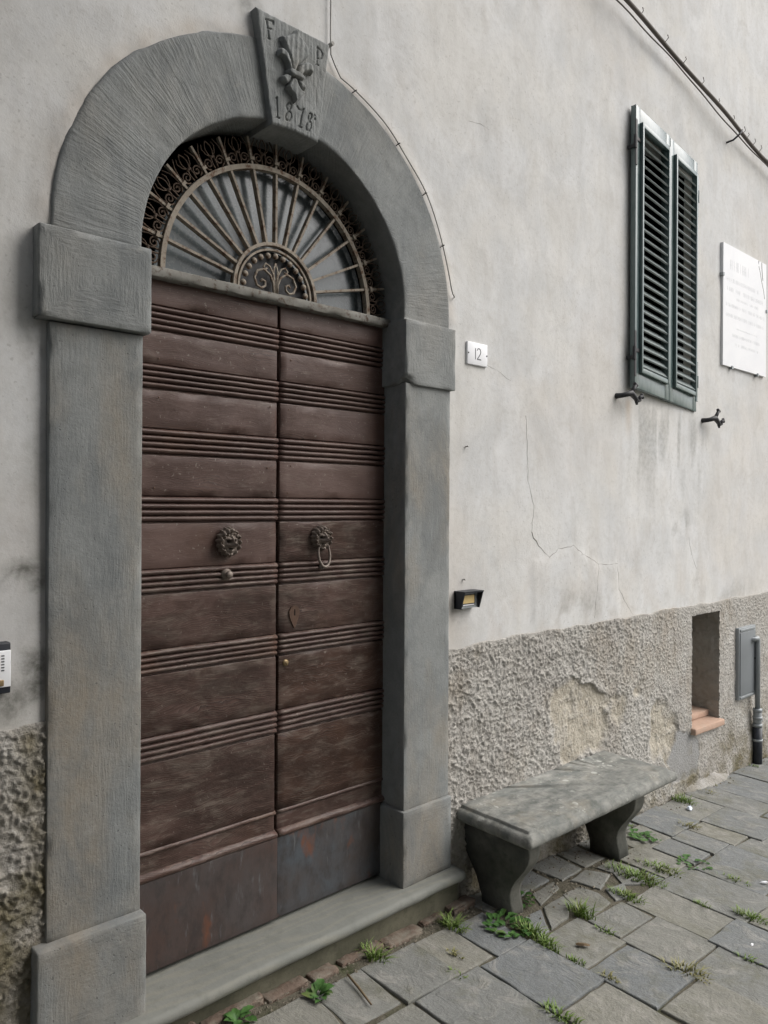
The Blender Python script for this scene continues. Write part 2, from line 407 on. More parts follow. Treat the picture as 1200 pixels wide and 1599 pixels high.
def m_green():
    t = NT('green_shutter_paint'); v = t.coord(); f = t.noise(t.map(v, (3, 3, 1)), 14, 5, .6)
    c = t.mix(t.rng(f, .4, .7), (.070, .108, .106), (.10, .142, .14)); c = t.mix(t.rng(t.noise(v, 3, 4, .6), .5, .7, 0, .5), c, (.17, .205, .205))
    return t.out(c, .27, .75, t.bump(f, .08, .002))
def m_slat():
    t = NT('lit_slat_paint'); v = t._orc(5.); f = t.noise(t.map(v, (3, 20, 20)), 6, 4, .6)
    return t.out(t.mix(t.rng(f, .35, .65), (.15, .185, .185), (.24, .27, .27)), .35, .6)  # paler than the frame paint: reflected light put into the slat colour
def m_marble():
    t = NT('white_marble'); v = t.coord(); f = t.noise(v, 5, 6, .65, 1); c = t.mix(t.rng(f, .35, .7), (.72, .727, .74), (.67, .68, .70))
    return t.out(c, .45, .35)
def m_terracotta():
    t = NT('terracotta'); v = t._orc(11.); f = t.noise(v, 30, 5, .7); c = t.mix(f, (.36, .23, .165), (.49, .36, .285)); c = t.mix(t.rng(t.noise(v, 9, 4, .6), .5, .7, 0, .5), c, (.36, .31, .25))
    return t.out(c, .9, .15, t.bump(f, .5, .004))
def m_brick():
    t = NT('old_brick'); v = t._orc(11.); f = t.noise(v, 40, 5, .7); c = t.mix(f, (.105, .075, .058), (.20, .155, .125)); c = t.mix(t.rng(t.noise(v, 14, 4, .6), .45, .65), c, (.21, .19, .155))
    return t.out(c, .95, .1, t.bump(f, .8, .008))
def m_leaf(name, a, b):
    t = NT(name); v = t.coord(); f = t.noise(v, 60, 3, .6); g = t.noise(v, 9, 3, .6)
    c = t.mix(t.rng(f, .3, .7), a, b); c = t.mix(t.rng(g, .55, .7, 0, .6), c, (.16, .15, .05))
    t.put(t.b.inputs['Transmission Weight'], 0); t.out(c, .55, .3); t.put(t.b.inputs['Subsurface Weight'], .0)
    return t.m
M = dict(plaster=m_plaster(), dado=m_dado(), stone=m_stone('grey_stone', 130, 12, .21, .8, .45), arch=m_stone('chiselled_arch_stone', 110, 9, .42, .25, .3), cap=m_stone('chiselled_capital_stone', 120, 17, .30, .25, .3), step=m_step(), bench=m_bench(), slab=m_slab(), dirt=m_dirt(),
         wood=m_wood('door_wood', .25), wood_worn=m_wood('weathered_door_wood', .85), wood_red=m_wood('bare_red_brown_wood', .75, ((.042, .019, .012), (.078, .040, .028))), kick=m_kick('brown_painted_sheet', (.064, .042, .036), (.066, .056, .054)), kick_blue=m_kick('blue_grey_sheet', (.060, .049, .045), (.066, .076, .086)), rustpaint=m_rustpaint(), rustshade=m_rustshade(), bar=m_bar(), glass=m_glass(), green=m_green(), slat=m_slat(), marble=m_marble(),
         terra=m_terracotta(), brick=m_brick(), dark=plain('dark_interior', (.012, .011, .010), .9, .1, bump=0), iron=plain('dark_iron', (.022, .022, .025), .55, .4, .0),
         lion=plain('aged_bronze', (.19, .158, .135), .5, .45, .35, .45, 60, .4), white=plain('white_enamel', (.75, .76, .78), .4, .4, 0, .04, 20, 0), ink=plain('grey_ink', (.10, .10, .11), .7, .2, 0, .1, 20, 0),
         faint=plain('faded_lettering', (.675, .685, .705), .7, .2, 0, .1, 20, 0), yellow=plain('yellowed_card', (.60, .45, .20), .6, .3, 0, .15, 25, 0), black=plain('black_plastic', (.018, .021, .028), .42, .4, 0, .2, 30, .05),
         cable=plain('cable_sheath', (.115, .10, .09), .7, .25, 0, .3, 20, .2), wire=plain('painted_wire', (.33, .32, .30), .8, .2, 0, .3, 20, .2), galv=plain('galvanised_metal', (.27, .29, .30), .5, .4, .3, .2, 12, .1),
         cover=plain('grey_painted_cover', (.17, .185, .195), .5, .35, 0, .12, 9, .1), brass=plain('brass', (.26, .19, .10), .45, .5, .5, .3, 40, .1), crack=plain('crack_shadow', (.23, .22, .20), .95, .05, 0, .2, 40, 0),
         lock=plain('rusted_lock_plate', (.085, .05, .034), .7, .3, .1, .4, 60, .5), cement=plain('cement', (.34, .335, .32), .95, .1, 0, .25, 14, .6), paper=plain('litter_paper', (.62, .68, .78), .6, .2, 0, .15, 40, 0),
         gritm=plain('crumbs', (.19, .17, .135), .95, .1, 0, .5, 30, 0), stickm=plain('dry_twig', (.16, .115, .07), .8, .2, 0, .3, 40, .3), grass=m_leaf('grass_blade', (.090, .155, .030), (.20, .28, .075)), broad=m_leaf('broad_leaf', (.035, .095, .022), (.075, .16, .04)), dry=m_leaf('dry_grass', (.16, .17, .06), (.30, .27, .13)))

# ================================================================== SETTING
# --- ground and paving
def ground():
    xs = list(np.arange(-60, -2, 8.)) + list(np.arange(-2, 7, .5)) + list(np.arange(7, 80, 8.)); ys = [-60, -40, -20, -10, -6, -4, -3, -2, -1, -.5, 0, .5]
    V = [(x, y, gz(x) - .008 if abs(x) < 12 else gz(12 if x > 0 else -12) - .008) for x in xs for y in ys]; n = len(ys)
    F = [(i * n + j, (i + 1) * n + j, (i + 1) * n + j + 1, i * n + j + 1) for i in range(len(xs) - 1) for j in range(n - 1)]
    o = me_obj('pavement', V, F, M['dirt']); o['kind'] = 'structure'; return o
PAVE = ground()
Q = [(1.242,1.498,-.15,-.347),(1.504,1.712,-.15,-.372),(1.718,1.968,-.15,-.394),(1.975,2.146,-.15,-.392),(2.152,2.338,-.16,-.408),(1.735,2.036,-.400,-.88),(2.042,2.326,-.406,-.728),(2.028,2.306,-.735,-1.06),(2.332,2.602,-.428,-.652),(2.316,2.580,-.658,-.925),(2.312,2.592,-.933,-1.30),(2.610,2.852,-.472,-.620),(2.592,2.856,-.627,-.878),(2.568,2.835,-.886,-1.17),(2.862,3.096,-.488,-.838),(2.834,3.086,-.845,-1.10),(3.102,3.388,-.492,-.882),(3.394,3.784,-.520,-.835),(3.790,4.10,-.540,-.85),
     (3.210,3.438,-.228,-.487),(3.444,3.622,-.290,-.506),(3.395,3.672,-.098,-.284),(3.628,3.800,-.290,-.518),(3.678,3.972,-.030,-.284),(3.806,3.970,-.290,-.534),(3.978,4.302,-.030,-.27),(3.978,4.300,-.276,-.60),(4.308,4.552,-.030,-.45),(4.558,4.95,-.030,-.42),(4.106,4.33,-.607,-.9)]
rq = random.Random(12)
J = lambda: rq.uniform(-.006, .006)
SL = [[(a + J() + .010, c), (b + J() + .010, c + J() * .6), (b + J() - .006, d + J() * .6), (a + J() - .006, d)] for a, b, c, d in Q]
SL += [[(2.57,-.294),(2.717,-.291),(2.692,-.339),(2.582,-.408),(2.458,-.417)],[(2.728,-.278),(2.849,-.282),(2.863,-.366),(2.826,-.449),(2.64,-.468),(2.68,-.357)],[(2.626,-.196),(2.798,-.187),(2.767,-.237),(2.581,-.277)],
[(2.853,-.231),(3.0,-.216),(3.052,-.314),(2.89,-.359),(2.87,-.268)],[(2.905,-.371),(3.024,-.393),(2.93,-.478),(2.853,-.454)],[(2.444,-.295),(2.547,-.302),(2.442,-.416),(2.365,-.434)],[(2.36,-.434),(2.46,-.424),(2.58,-.412),(2.63,-.474),(2.61,-.47),(2.34,-.43)],
[(2.36,-.04),(2.56,-.05),(2.56,-.17),(2.37,-.19)],[(2.58,-.04),(2.80,-.05),(2.79,-.17),(2.58,-.18)],[(2.82,-.04),(3.02,-.03),(3.0,-.2),(2.83,-.21)],[(3.04,-.03),(3.19,-.04),(3.18,-.2),(3.02,-.2)],[(3.21,-.03),(3.48,-.03),(3.39,-.1),(3.37,-.2),(3.21,-.215)],[(3.06,-.23),(3.19,-.23),(3.205,-.36),(3.09,-.46),(3.0,-.4),(3.07,-.31)],[(3.5,-.02),(3.67,-.02),(3.67,-.09),(3.40,-.09)],[(3.205,-.39),(3.206,-.485),(3.1,-.475)]]
del SL[-9]
FILL = [(4.958,5.35,-.03,-.43),(5.358,5.70,-.03,-.45),(5.708,6.1,-.03,-.5),(4.93,5.3,-.437,-.9),(4.56,4.92,-.427,-.8),(4.34,4.552,-.457,-.9),(5.308,5.66,-.457,-1.0),(5.668,6.1,-.507,-1.0),(4.56,4.92,-.807,-1.3),(4.106,4.33,-.907,-1.3),(3.79,4.10,-.857,-1.3),(3.394,3.784,-.842,-1.25),(3.094,3.388,-.889,-1.3),(2.842,3.086,-1.107,-1.5),(2.60,2.835,-1.177,-1.6),(1.25,1.728,-.40,-.8),(.99,1.236,-.15,-.5),(.70,.984,-.15,-.55),(.80,1.244,-.557,-1.0),(1.25,1.728,-.807,-1.2),(1.735,2.02,-.887,-1.3),(2.028,2.306,-1.067,-1.4)]
for a, b, c, d in FILL: SL.append([(a + J(), c), (b + J(), c), (b + J(), d), (a + J(), d)])
xe = [-1.2, -.85, -.5, -.2, .1, .42, .68, 1.0, 1.25, 1.59, 1.91, 2.21, 2.6, 2.86, 3.1, 3.37, 3.69, 3.98, 4.35, 4.57, 4.92, 5.31, 5.68, 6.1, 6.5, 6.9]
for a, b in zip(xe[:-1], xe[1:]):
    y = -1.62 + random.uniform(-.01, .01) if 1.2 < a < 3 else (-1.32 + random.uniform(-.02, .02) if a >= 3 else -1.02)
    if a < .68 or a >= 6.1: y = -.05
    while y > -3.2:
        L = random.uniform(.3, .55)
        SL.append([(a + .003, y), (b - .003, y + random.uniform(-.004, .004)), (b - .003, y - L + .006), (a + .003, y - L + .006)]); y -= L
def slab(poly, k):
    n = len(poly); cx = sum(p[0] for p in poly) / n; cy = sum(p[1] for p in poly) / n
    area = sum(poly[i][0] * poly[(i + 1) % n][1] - poly[(i + 1) % n][0] * poly[i][1] for i in range(n))
    if area < 0: poly = poly[::-1]
    big = max(math.dist(p, (cx, cy)) for p in poly)
    R = []
    rnd = random.Random(k)
    for i in range(n):
        a, b = poly[i], poly[(i + 1) % n]; m = max(2, int(math.dist(a, b) / .045))
        for j in range(m):
            t = j / m; R.append((a[0] + (b[0] - a[0]) * t, a[1] + (b[1] - a[1]) * t))
    R = np.array(R)
    nz_ = fbm(np.c_[R, np.full(len(R), k * 3.1)], .06, 3, k) - .5
    dirv = R - [cx, cy]; dl = np.linalg.norm(dirv, axis=1)[:, None]; R = R - dirv / dl * (.0005 + nz_ * .016)[:, None]
    h0 = rnd.uniform(-.004, .004); tx, ty = rnd.uniform(-.012, .012), rnd.uniform(-.012, .012)
    def ring(inset, dz):
        q = R - dirv / dl * inset
        zz = np.array([gz(p[0]) for p in q]) + dz + h0 + (q[:, 0] - cx) * tx + (q[:, 1] - cy) * ty
        return np.c_[q, zz]
    rings = [ring(0, -.045), ring(0, -.005), ring(.0015, -.0015), ring(.005, 0)]
    m = len(R); mid = ring(0, 0)
    inner = np.array([cx, cy, 0]) + (np.c_[R, np.zeros(m)] - [cx, cy, 0]) * .5
    inner[:, 2] = [gz(p[0]) for p in inner] ; inner[:, 2] += h0 + (inner[:, 0] - cx) * tx + (inner[:, 1] - cy) * ty + (fbm(np.c_[inner[:, :2], np.full(m, k)], .08, 2, k) - .5) * .003
    rings.append(inner); V = np.vstack(rings + [np.array([[cx, cy, gz(cx) + h0]])]); F = []
    for r in range(4):
        for i in range(m): F.append((r * m + i, r * m + (i + 1) % m, (r + 1) * m + (i + 1) % m, (r + 1) * m + i))
    for i in range(m): F.append((4 * m + i, 4 * m + (i + 1) % m, 5 * m))
    me_obj('paving_slab', V, F, M['slab'], PAVE, smooth=False)
for k, p in enumerate(SL): slab(p, k)

# --- unseen house added across the lane, behind the photographer's left shoulder (shades the left of the wall)
def shading_house():
    h = empty('shading_house', (-2.5, -4.2, 0), 'unseen plastered house added across the lane to shade the wall', 'building')
    x0, x1, y0, y1, zt = -12, 3.0, -9.0, -3.35, 9.0
    V, F, uv = rbox(x0, x1, y0, y1, -.5, zt, .01, 1.0, 0); me_obj('wall', V, F, M['plaster'], h)
    V = [(x0 - .4, y1 + .45, zt), (x1 + .3, y1 + .45, zt), (x1 + .3, y0 - .4, zt), (x0 - .4, y0 - .4, zt), (x0 - .4, (y0 + y1) / 2, zt + 1.5), (x1 + .3, (y0 + y1) / 2, zt + 1.5)]
    me_obj('shading_house_roof', V, [(0, 1, 5, 4), (2, 3, 4, 5), (1, 2, 5), (3, 0, 4), (3, 2, 1, 0)], M['terra'], h)
    for x in (-9.5, -7, -4.5, -2, .5):
        for z in (1.3, 4.6): rb_obj('window', (x, x + .9, y1 - .05, y1 + .03, z, z + 1.5), M['green'], h, r=.01, cell=.5, amp=0)
shading_house()
# --- the house wall
wall = empty('house_wall', (3.2, 0, 0), 'pale grey plastered house wall with a rough render base', 'wall')
XC, ZC = 1.519, 2.40
WX0, WX1, WZ0, WZ1 = 3.86, 4.34, 2.36, 3.58
def keep_plaster(x, z):
    if .86 < x < 2.17 and z < 2.45: return False
    if (x - XC) ** 2 + (z - ZC) ** 2 < .66 ** 2 and z > 2.3: return False
    if WX0 < x < WX1 and WZ0 < z < WZ1: return False
    return True
def plaster():
    xs = np.r_[np.arange(-6, .4, .4), np.arange(.4, 5.75, .0175), np.arange(5.76, 12, .4)]; zs = np.r_[1.045, np.arange(1.06, 4.45, .0175), np.arange(4.45, 7.6, .3)]
    V, F = grid_xz(xs, zs, keep_plaster)
    x, z = V[:, 0], V[:, 2]; P = np.c_[x, np.zeros(len(x)), z]
    y = (fbm(P, .55, 3, 3) - .5) * .016 + (fbm(P * [1, 1, .7], .10, 3, 5) - .5) * .004
    # plaster dressed over the outer edge of the arch and shafts
    rr = np.hypot(x - XC, z - ZC); dist = np.where(z > ZC, np.abs(rr - .80), np.minimum(np.abs(x - .71), np.abs(x - 2.317)))
    y -= np.where(z > ZC, .008, .003) * np.exp(-(dist / .035) ** 2) * (fbm(P, .06, 3, 8) * 1.4)
    # slightly raised repair below the crack
    y -= .004 * sstep(-.02, .02, poly_sd(x, z, [(2.90,1.05),(2.88,1.40),(3.02,1.41),(3.21,1.46),(3.44,1.36),(3.62,1.355),(3.65,1.05)]))
    V[:, 1] = y
    st = np.zeros(len(x)); n1 = fbm(P, .05, 5, 21); n2 = fbm(P * [1, 1, .6], .09, 4, 33)
    def blob(cx, cz, rx, rz, a): return a * np.clip(1.25 - np.hypot((x - cx) / rx, (z - cz) / rz), 0, 1) * sstep(.42, .60, n2)
    for q in [(.66,1.475,.08,.03,1.1),(.705,1.40,.035,.12,1.),(.70,1.22,.04,.22,1.1),(.62,1.13,.10,.07,1.0),(.55,1.44,.10,.03,.7),(.70,1.9,.025,.3,.5),(4.15,1.52,.22,.05,.55),(4.36,1.56,.08,.10,.5),(4.5,1.33,.05,.2,.4),(3.3,1.16,.35,.12,.35),(1.35,3.28,.06,.04,.6),(2.36,1.22,.05,.10,.5),(.69,2.10,.03,.12,.5),(5.0,1.12,.5,.08,.3)]:
        st = np.maximum(st, blob(*q))
    # faint run marks under the window ledge
    st = np.maximum(st, .45 * sstep(.5, .66, fbm(P * [1, 1, .12], .05, 3, 44)) * sstep(2.3, 2.1, z) * sstep(1.5, 2.1, z) * sstep(3.6, 3.8, x) * sstep(4.7, 4.5, x))
    wm = .55 * np.exp(-((x - 2.33) / .10) ** 2) * sstep(2.2, 1.1, z) * n2 * 1.4
    wm = np.maximum(wm, .22 * sstep(1.75, 1.05, z) * sstep(.45, .62, n2))
    wm = np.maximum(wm, .9 * np.exp(-((x - 3.73) / .03) ** 2) * sstep(2.26, 2.2, z) * sstep(1.95, 2.2, z))
    wm = np.maximum(wm, .16 * sstep(.55, .7, fbm(P, .7, 4, 77)))
    wm = np.maximum(wm, .5 * np.exp(-((rr - .80) / .03) ** 2) * (z > ZC) * n1 * 1.5)
    attr = np.c_[st, wm, np.zeros(len(x)), np.ones(len(x))]
    me_obj('plaster', V, F, M['plaster'], wall, True, attr=attr)
plaster()
NX0, NX1, NZ0, NZ1 = 4.437, 4.808, .33, 1.005
PEELS = [[(3.043,.808),(3.15,.83),(3.257,.8),(3.30,.77),(3.429,.733),(3.52,.653),(3.46,.614),(3.552,.465),(3.5,.42),(3.3,.415),(3.124,.43),(3.03,.52),(3.018,.692)],
         [(3.945,.546),(4.02,.58),(4.089,.539),(4.201,.465),(4.279,.376),(4.265,.268),(4.129,.20),(3.948,.27),(3.932,.46)], [(3.741,.674),(3.861,.69),(3.882,.616),(3.82,.60),(3.774,.61)], [(3.58,.66),(3.70,.70),(3.72,.58),(3.64,.47),(3.57,.52)]]
CEMS = [[(4.295,.373),(4.522,.253),(4.482,.05),(4.166,.05),(4.16,.197)]]
def dado(x0, x1, cx, cz, keep=None, rough=1.0):
    xs = np.arange(x0, x1 + cx * .5, cx); zs = np.r_[np.arange(-.25, -.06, .06), np.arange(-.06, 1.052, cz), 1.055, 1.064, 1.068, 1.068]
    V, F = grid_xz(xs, zs, keep)
    x, z = V[:, 0].copy(), V[:, 2].copy(); P = np.c_[x, np.zeros(len(x)), z]
    wv = np.c_[fbm(P, .06, 3, 1), np.zeros(len(x)), fbm(P, .06, 3, 2)] * .05
    q = (P + wv) * [1, 1, 1.15]
    r1 = vnoise(q / .0118, 11); r2 = vnoise(q / .0068, 12); r3 = fbm(P, .07, 4, 13)
    h = (1.15 * np.clip(r1 * r2 * 2.2 - .18, 0, 1.3) + .55 * r3)
    rel = -.009 - rough * .0078 * (h - .40) - .004 * (r3 - .5)
    # broad scatter: smoother zones to the right
    sm = sstep(3.2, 4.4, x) * .45
    rel = rel * (1 - sm) + (-.014) * sm
    pn = (fbm(P, .09, 5, 61) - .5) * .13
    pe = np.zeros(len(x))
    soft = .004 + .020 * sstep(.46, .62, fbm(P, .22, 3, 64)) + .010 * sstep(.58, .46, z)
    for p in PEELS: pe = np.maximum(pe, np.clip((poly_sd(x, z, p) + pn + soft * .5) / (soft * 2), 0, 1))
    pe = pe * (1 - .35 * sstep(.54, .66, fbm(P, .045, 4, 65)))
    ce = np.zeros(len(x))
    for p in CEMS: ce = np.maximum(ce, sstep(-.006, .012, poly_sd(x, z, p) + pn * .7))
    flat = .002 + (fbm(P, .10, 5, 62) - .5) * .030 - .002 * r2
    lipd = np.full(len(x), -1.)
    for p in PEELS: lipd = np.maximum(lipd, poly_sd(x, z, p) + pn)
    rel = rel - .006 * np.exp(-((lipd + .012) / .014) ** 2) * sstep(.022, .006, soft)
    flat2 = -.008 + (fbm(P, .15, 3, 63) - .5) * .008
    y = rel * (1 - pe) + flat * pe; y = y * (1 - ce) + flat2 * ce
    # batter at the base, soft top edge
    y -= .03 * sstep(.35, -.05, z) * (fbm(P, .2, 3, 9) + .2)
    top = z > 1.0669
    zz = z + (fbm(np.c_[x, x * 0, x * 0], .12, 4, 71) - .5) * .03 * sstep(.98, 1.06, z)
    y = np.where(np.arange(len(x)) % len(zs) == len(zs) - 1, .01, y)
    y = np.where(z > 1.06, np.maximum(y, -.012), y)
    V[:, 1] = y; V[:, 2] = zz
    g = .12 - .032 * x
    mo = sstep(.30, .0, z - g) * .9 * (1 - .6 * ce) + .35 * sstep(.45, .1, z) * sstep(.5, .65, r3) + .9 * sstep(4.7, 5.1, x) * sstep(.45, .2, z) * .6
    mo = np.where(x < 1, .60 + .40 * sstep(.42, .6, fbm(P, .15, 4, 91)), mo)
    at = np.c_[pe, ce, np.clip(mo, 0, 1), np.ones(len(x))]
    return me_obj('rough_render', V, F, M['dado'], wall, True, attr=at)
niche_keep = lambda x, z: not (NX0 < x < NX1 and NZ0 < z < NZ1)
dado(2.292, 5.75, .0045, .0045, niche_keep)
dado(.36, .728, .0045, .0045)
dado(-6, .36, .12, .06); dado(5.75, 11.9, .15, .06)
def niche():
    """rough jambs, back and head of the niche in the render"""
    for nm, o, e1, e2, n1, n2 in (('niche_jamb', (NX1 - .002, -.012, NZ0), (0, .30, 0), (0, 0, NZ1 - NZ0), 40, 90), ('niche_jamb', (NX0 + .002, .29, NZ0), (0, -.30, 0), (0, 0, NZ1 - NZ0), 14, 30),
                                  ('niche_back', (NX0, .285, NZ0), (NX1 - NX0, 0, 0), (0, 0, NZ1 - NZ0), 30, 50), ('niche_head', (NX0, -.012, NZ1), (NX1 - NX0, 0, 0), (0, .30, 0), 30, 30), ('niche_bed', (NX0, -.0, NZ0 - .01), (NX1 - NX0, 0, 0), (0, .30, 0), 10, 10)):
        o = np.array(o); e1 = np.array(e1); e2 = np.array(e2); nn = np.cross(e1, e2); nn = nn / np.linalg.norm(nn)
        V = []; 
        for i in range(n1 + 1):
            for j in range(n2 + 1): V.append(o + e1 * i / n1 + e2 * j / n2)
        V = np.array(V); h = vnoise(V / .02, 5) * .6 + fbm(V, .05, 3, 6) * .6 - .6
        V = V + nn * (h * .018)[:, None]
        F = [(i * (n2 + 1) + j, (i + 1) * (n2 + 1) + j, (i + 1) * (n2 + 1) + j + 1, i * (n2 + 1) + j + 1) for i in range(n1) for j in range(n2)]
        me_obj(nm, V, F, M['dado'], wall, True, attr=np.tile([0, 0, .25, 1], (len(V), 1)))
niche()
for k, (a, b, c, d, e, f) in enumerate([(NX0 - .01, NX1 - .005, .05, .28, .345, .382), (NX0 - .012, NX1 + .012, -.045, .10, .300, .338)]):
    V, F, uv = rbox(a, b, c, d, e, f, .006, .04, .003, .05, .004, seed=k)
    V = np.array(V); V[:, 2] += (V[:, 0] - a) * (-.02) + (V[:, 1] - c) * .05
    me_obj('sill_tile', V, F, M['terra'], wall, True)
def recess(name, x0, x1, z0, z1, y0, y1):
    V = [(x0,y0,z0),(x1,y0,z0),(x1,y0,z1),(x0,y0,z1),(x0,y1,z0),(x1,y1,z0),(x1,y1,z1),(x0,y1,z1)]
    me_obj(name, V, [(4,5,6,7),(0,4,7,3),(1,2,6,5),(3,7,6,2),(0,1,5,4)], M['dark'], wall)
recess('doorway_recess', .80, 2.24, .05, 3.12, .145, .75)
recess('window_recess', WX0 - .04, WX1 + .04, WZ0 - .04, WZ1 + .04, .012, .30)
def crack(pts, r, seed, name='crack'):
    rnd = random.Random(seed); Q = []
    for (a, b), (c, d) in zip(pts[:-1], pts[1:]):
        m = max(2, int(math.hypot(c - a, d - b) / .022))
        for j in range(m):
            t = j / m; Q.append((a + (c - a) * t + rnd.uniform(-.004, .004), b + (d - b) * t + rnd.uniform(-.004, .004)))
    Q.append(pts[-1]); q = np.array([(x, 0, z) for x, z in Q])
    yy = (fbm(q, .55, 3, 3) - .5) * .016 + (fbm(q * [1, 1, .7], .10, 3, 5) - .5) * .004
    yy -= .004 * sstep(-.02, .02, poly_sd(q[:, 0], q[:, 2], [(2.90,1.05),(2.88,1.40),(3.02,1.41),(3.21,1.46),(3.44,1.36),(3.62,1.355),(3.65,1.05)]))
    R = [r * rnd.uniform(.15, .85) for _ in Q]
    V, F = tube([(x, y - .0004, z) for (x, z), y in zip(Q, yy)], R, 5, .5); me_obj(name, V, F, M['crack'], wall)
crack([(2.833,2.061),(2.838,1.95),(2.85,1.77),(2.89,1.654),(2.876,1.53)], .0016, 1)
crack([(2.876,1.53),(2.93,1.47),(3.016,1.413)], .0032, 2)
crack([(3.016,1.413),(3.09,1.45),(3.211,1.461),(3.33,1.40),(3.439,1.363),(3.56,1.35),(3.622,1.355)], .0017, 3)
crack([(3.622,1.37),(3.643,1.219),(3.70,1.15),(3.787,1.071)], .0014, 4)
crack([(3.439,1.36),(3.42,1.22),(3.40,1.09)], .0011, 5)
crack([(4.42,1.47),(4.47,1.34),(4.52,1.28)], .0013, 6)
crack([(2.56,2.26),(2.64,2.24),(2.72,2.21)], .0010, 7)
crack([(2.43,3.26),(2.50,3.28),(2.56,3.27)], .0012, 8)

# ================================================================== STONE DOORWAY
sur = empty('stone_door_surround', (XC, 0, .19), 'grey chiselled stone arched door surround with pilasters and dated keystone', 'door surround')
rb_obj('pilaster', (.725, .988, -.022, .15, .465, 2.14), M['stone'], sur, r=.003, cell=.022, amp=.001, ns=.2, chip=.004, seed=1)
rb_obj('pilaster', (2.05, 2.302, -.022, .15, .465, 2.125), M['stone'], sur, r=.0035, cell=.022, amp=.001, ns=.2, chip=.004, seed=2)
rb_obj('capital', (.689, 1.003, -.046, .15, 2.144, 2.390), M['cap'], sur, r=.0035, cell=.016, amp=.0012, ns=.09, chip=.004, uvmode='mitre', seed=3)
def chipped(P):
    d = np.linalg.norm((P - [2.037, -.035, 2.118]) / [.06, .05, .035], axis=1)
    k = np.clip(1 - d, 0, 1) * (.5 + fbm(P, .02, 3, 4)); P = P.copy(); P[:, 2] += k * .030; P[:, 1] += k * .018; return P
V, F, uv = rbox(2.037, 2.318, -.036, .15, 2.118, 2.366, .0035, .014, .0012, .09, .004, 'mitre', 4, chipped)
me_obj('capital', V, F, M['cap'], sur, True, uv)
rb_obj('plinth', (.690, .993, -.056, .15, .17, .475), M['stone'], sur, r=.006, cell=.022, amp=.0013, ns=.12, chip=.005, uvmode='mitre', seed=5)
rb_obj('plinth', (2.036, 2.306, -.036, .15, .185, .478), M['stone'], sur, r=.004, cell=.022, amp=.0013, ns=.12, chip=.005, uvmode='mitre', seed=6)
def arch_stone(t0, t1, seed, rough):
    R0, R1, y0, y1 = .531, .785, -.014, .15
    prof = []
    e = .006
    for r in np.linspace(R0 + e, R1 - e, 22): prof.append((r, y0))
    prof += [(R1 - .3 * e, y0 + .3 * e), (R1, y0 + e), (R1, y1), (R0, y1)]
    for y in np.linspace(y1, y0 + e, 6)[1:]: prof.append((R0, y))
    prof.append((R0 + .3 * e, y0 + .3 * e))
    n = len(prof); m = int(abs(t1 - t0) * .66 / .016); V = []; U = []
    for i in range(m + 1):
        t = t0 + (t1 - t0) * i / m
        for (r, y) in prof: V.append((t, r, y))
    A = np.array(V); tt, r, y = A.T
    base = np.c_[XC + r * np.cos(tt), y, ZC + r * np.sin(tt)]
    ro = (fbm(np.c_[tt * 8, tt * 0, tt * 0 + seed], 1, 4, seed) - .5)
    r2 = np.where(r > R1 - .001, r + ro * .03, r); r2 = np.where(np.abs(r - R0) < .004, r2 + ro * .006, r2)
    sn = vnoise(np.c_[tt * 80, r * 9, r * 0], seed + 3) * .6 + vnoise(np.c_[tt * 40, r * 5 + tt * 9, r * 0], seed + 4) * .4
    front = y < y0 + .001
    y2 = y - np.where(front, (sn - .5) * .0035 * rough + (fbm(base, .15, 3, seed) - .5) * .008, 0)
    P = np.c_[XC + r2 * np.cos(tt), y2, ZC + r2 * np.sin(tt)]
    F = []
    for i in range(m):
        for k in range(n): F.append((i * n + k, i * n + (k + 1) % n, (i + 1) * n + (k + 1) % n, (i + 1) * n + k))
    if t1 < t0: F = [f[::-1] for f in F]
    F.append(tuple(range(n))); F.append(tuple(m * n + k for k in range(n)))
    uv = [(A[v][0] * .66 + (A[v][2] if abs(A[v][1] - R0) < .01 else 0), A[v][1] + A[v][2]) for f in F for v in f]
    me_obj('arch_stone', P, F, M['arch'], sur, True, uv)
arch_stone(math.pi * 1.005, math.pi * .5 + .10, 31, 1.0)
arch_stone(math.pi * .5 - .09, -.06, 32, .5)
# keystone: carved face as a fine height grid, with the initials and date cut in
LET = [[(1.384,3.217),(1.414,3.223),(1.414,3.213)],[(1.388,3.218),(1.393,3.188),(1.398,3.159)],[(1.391,3.191),(1.405,3.194)],[(1.393,3.159),(1.402,3.16)],[(1.595,3.214),(1.594,3.18),(1.592,3.151)],[(1.593,3.211),(1.609,3.207),(1.616,3.198),(1.613,3.183),(1.603,3.174),(1.595,3.174)],[(1.587,3.151),(1.598,3.152)],[(1.429,2.981),(1.432,2.949),(1.434,2.918)],[(1.423,2.975),(1.43,2.981)],[(1.428,2.916),(1.44,2.918)],[(1.479,2.981),(1.47,2.974),(1.468,2.963),(1.475,2.955),(1.486,2.949),(1.488,2.937),(1.479,2.922),(1.468,2.921),(1.464,2.929),(1.468,2.942),(1.477,2.955),(1.486,2.967),(1.488,2.977),(1.479,2.981)],[(1.51,2.981),(1.518,2.973),(1.527,2.974),(1.537,2.981),(1.529,2.954),(1.522,2.916)],[(1.515,2.916),(1.53,2.917)],[(1.565,2.977),(1.558,2.969),(1.557,2.959),(1.562,2.95),(1.571,2.944),(1.57,2.93),(1.561,2.916),(1.551,2.917),(1.549,2.928),(1.554,2.94),(1.563,2.952),(1.57,2.963),(1.571,2.974),(1.565,2.977)],[(1.583,2.977),(1.584,2.976)],[(1.585,2.966),(1.586,2.964)]]
KS = (2.14 - .034) / (2.14 - .052)
LET = [[(x * KS, 1.65 + (z - 1.65) * KS) for x, z in l] for l in LET]
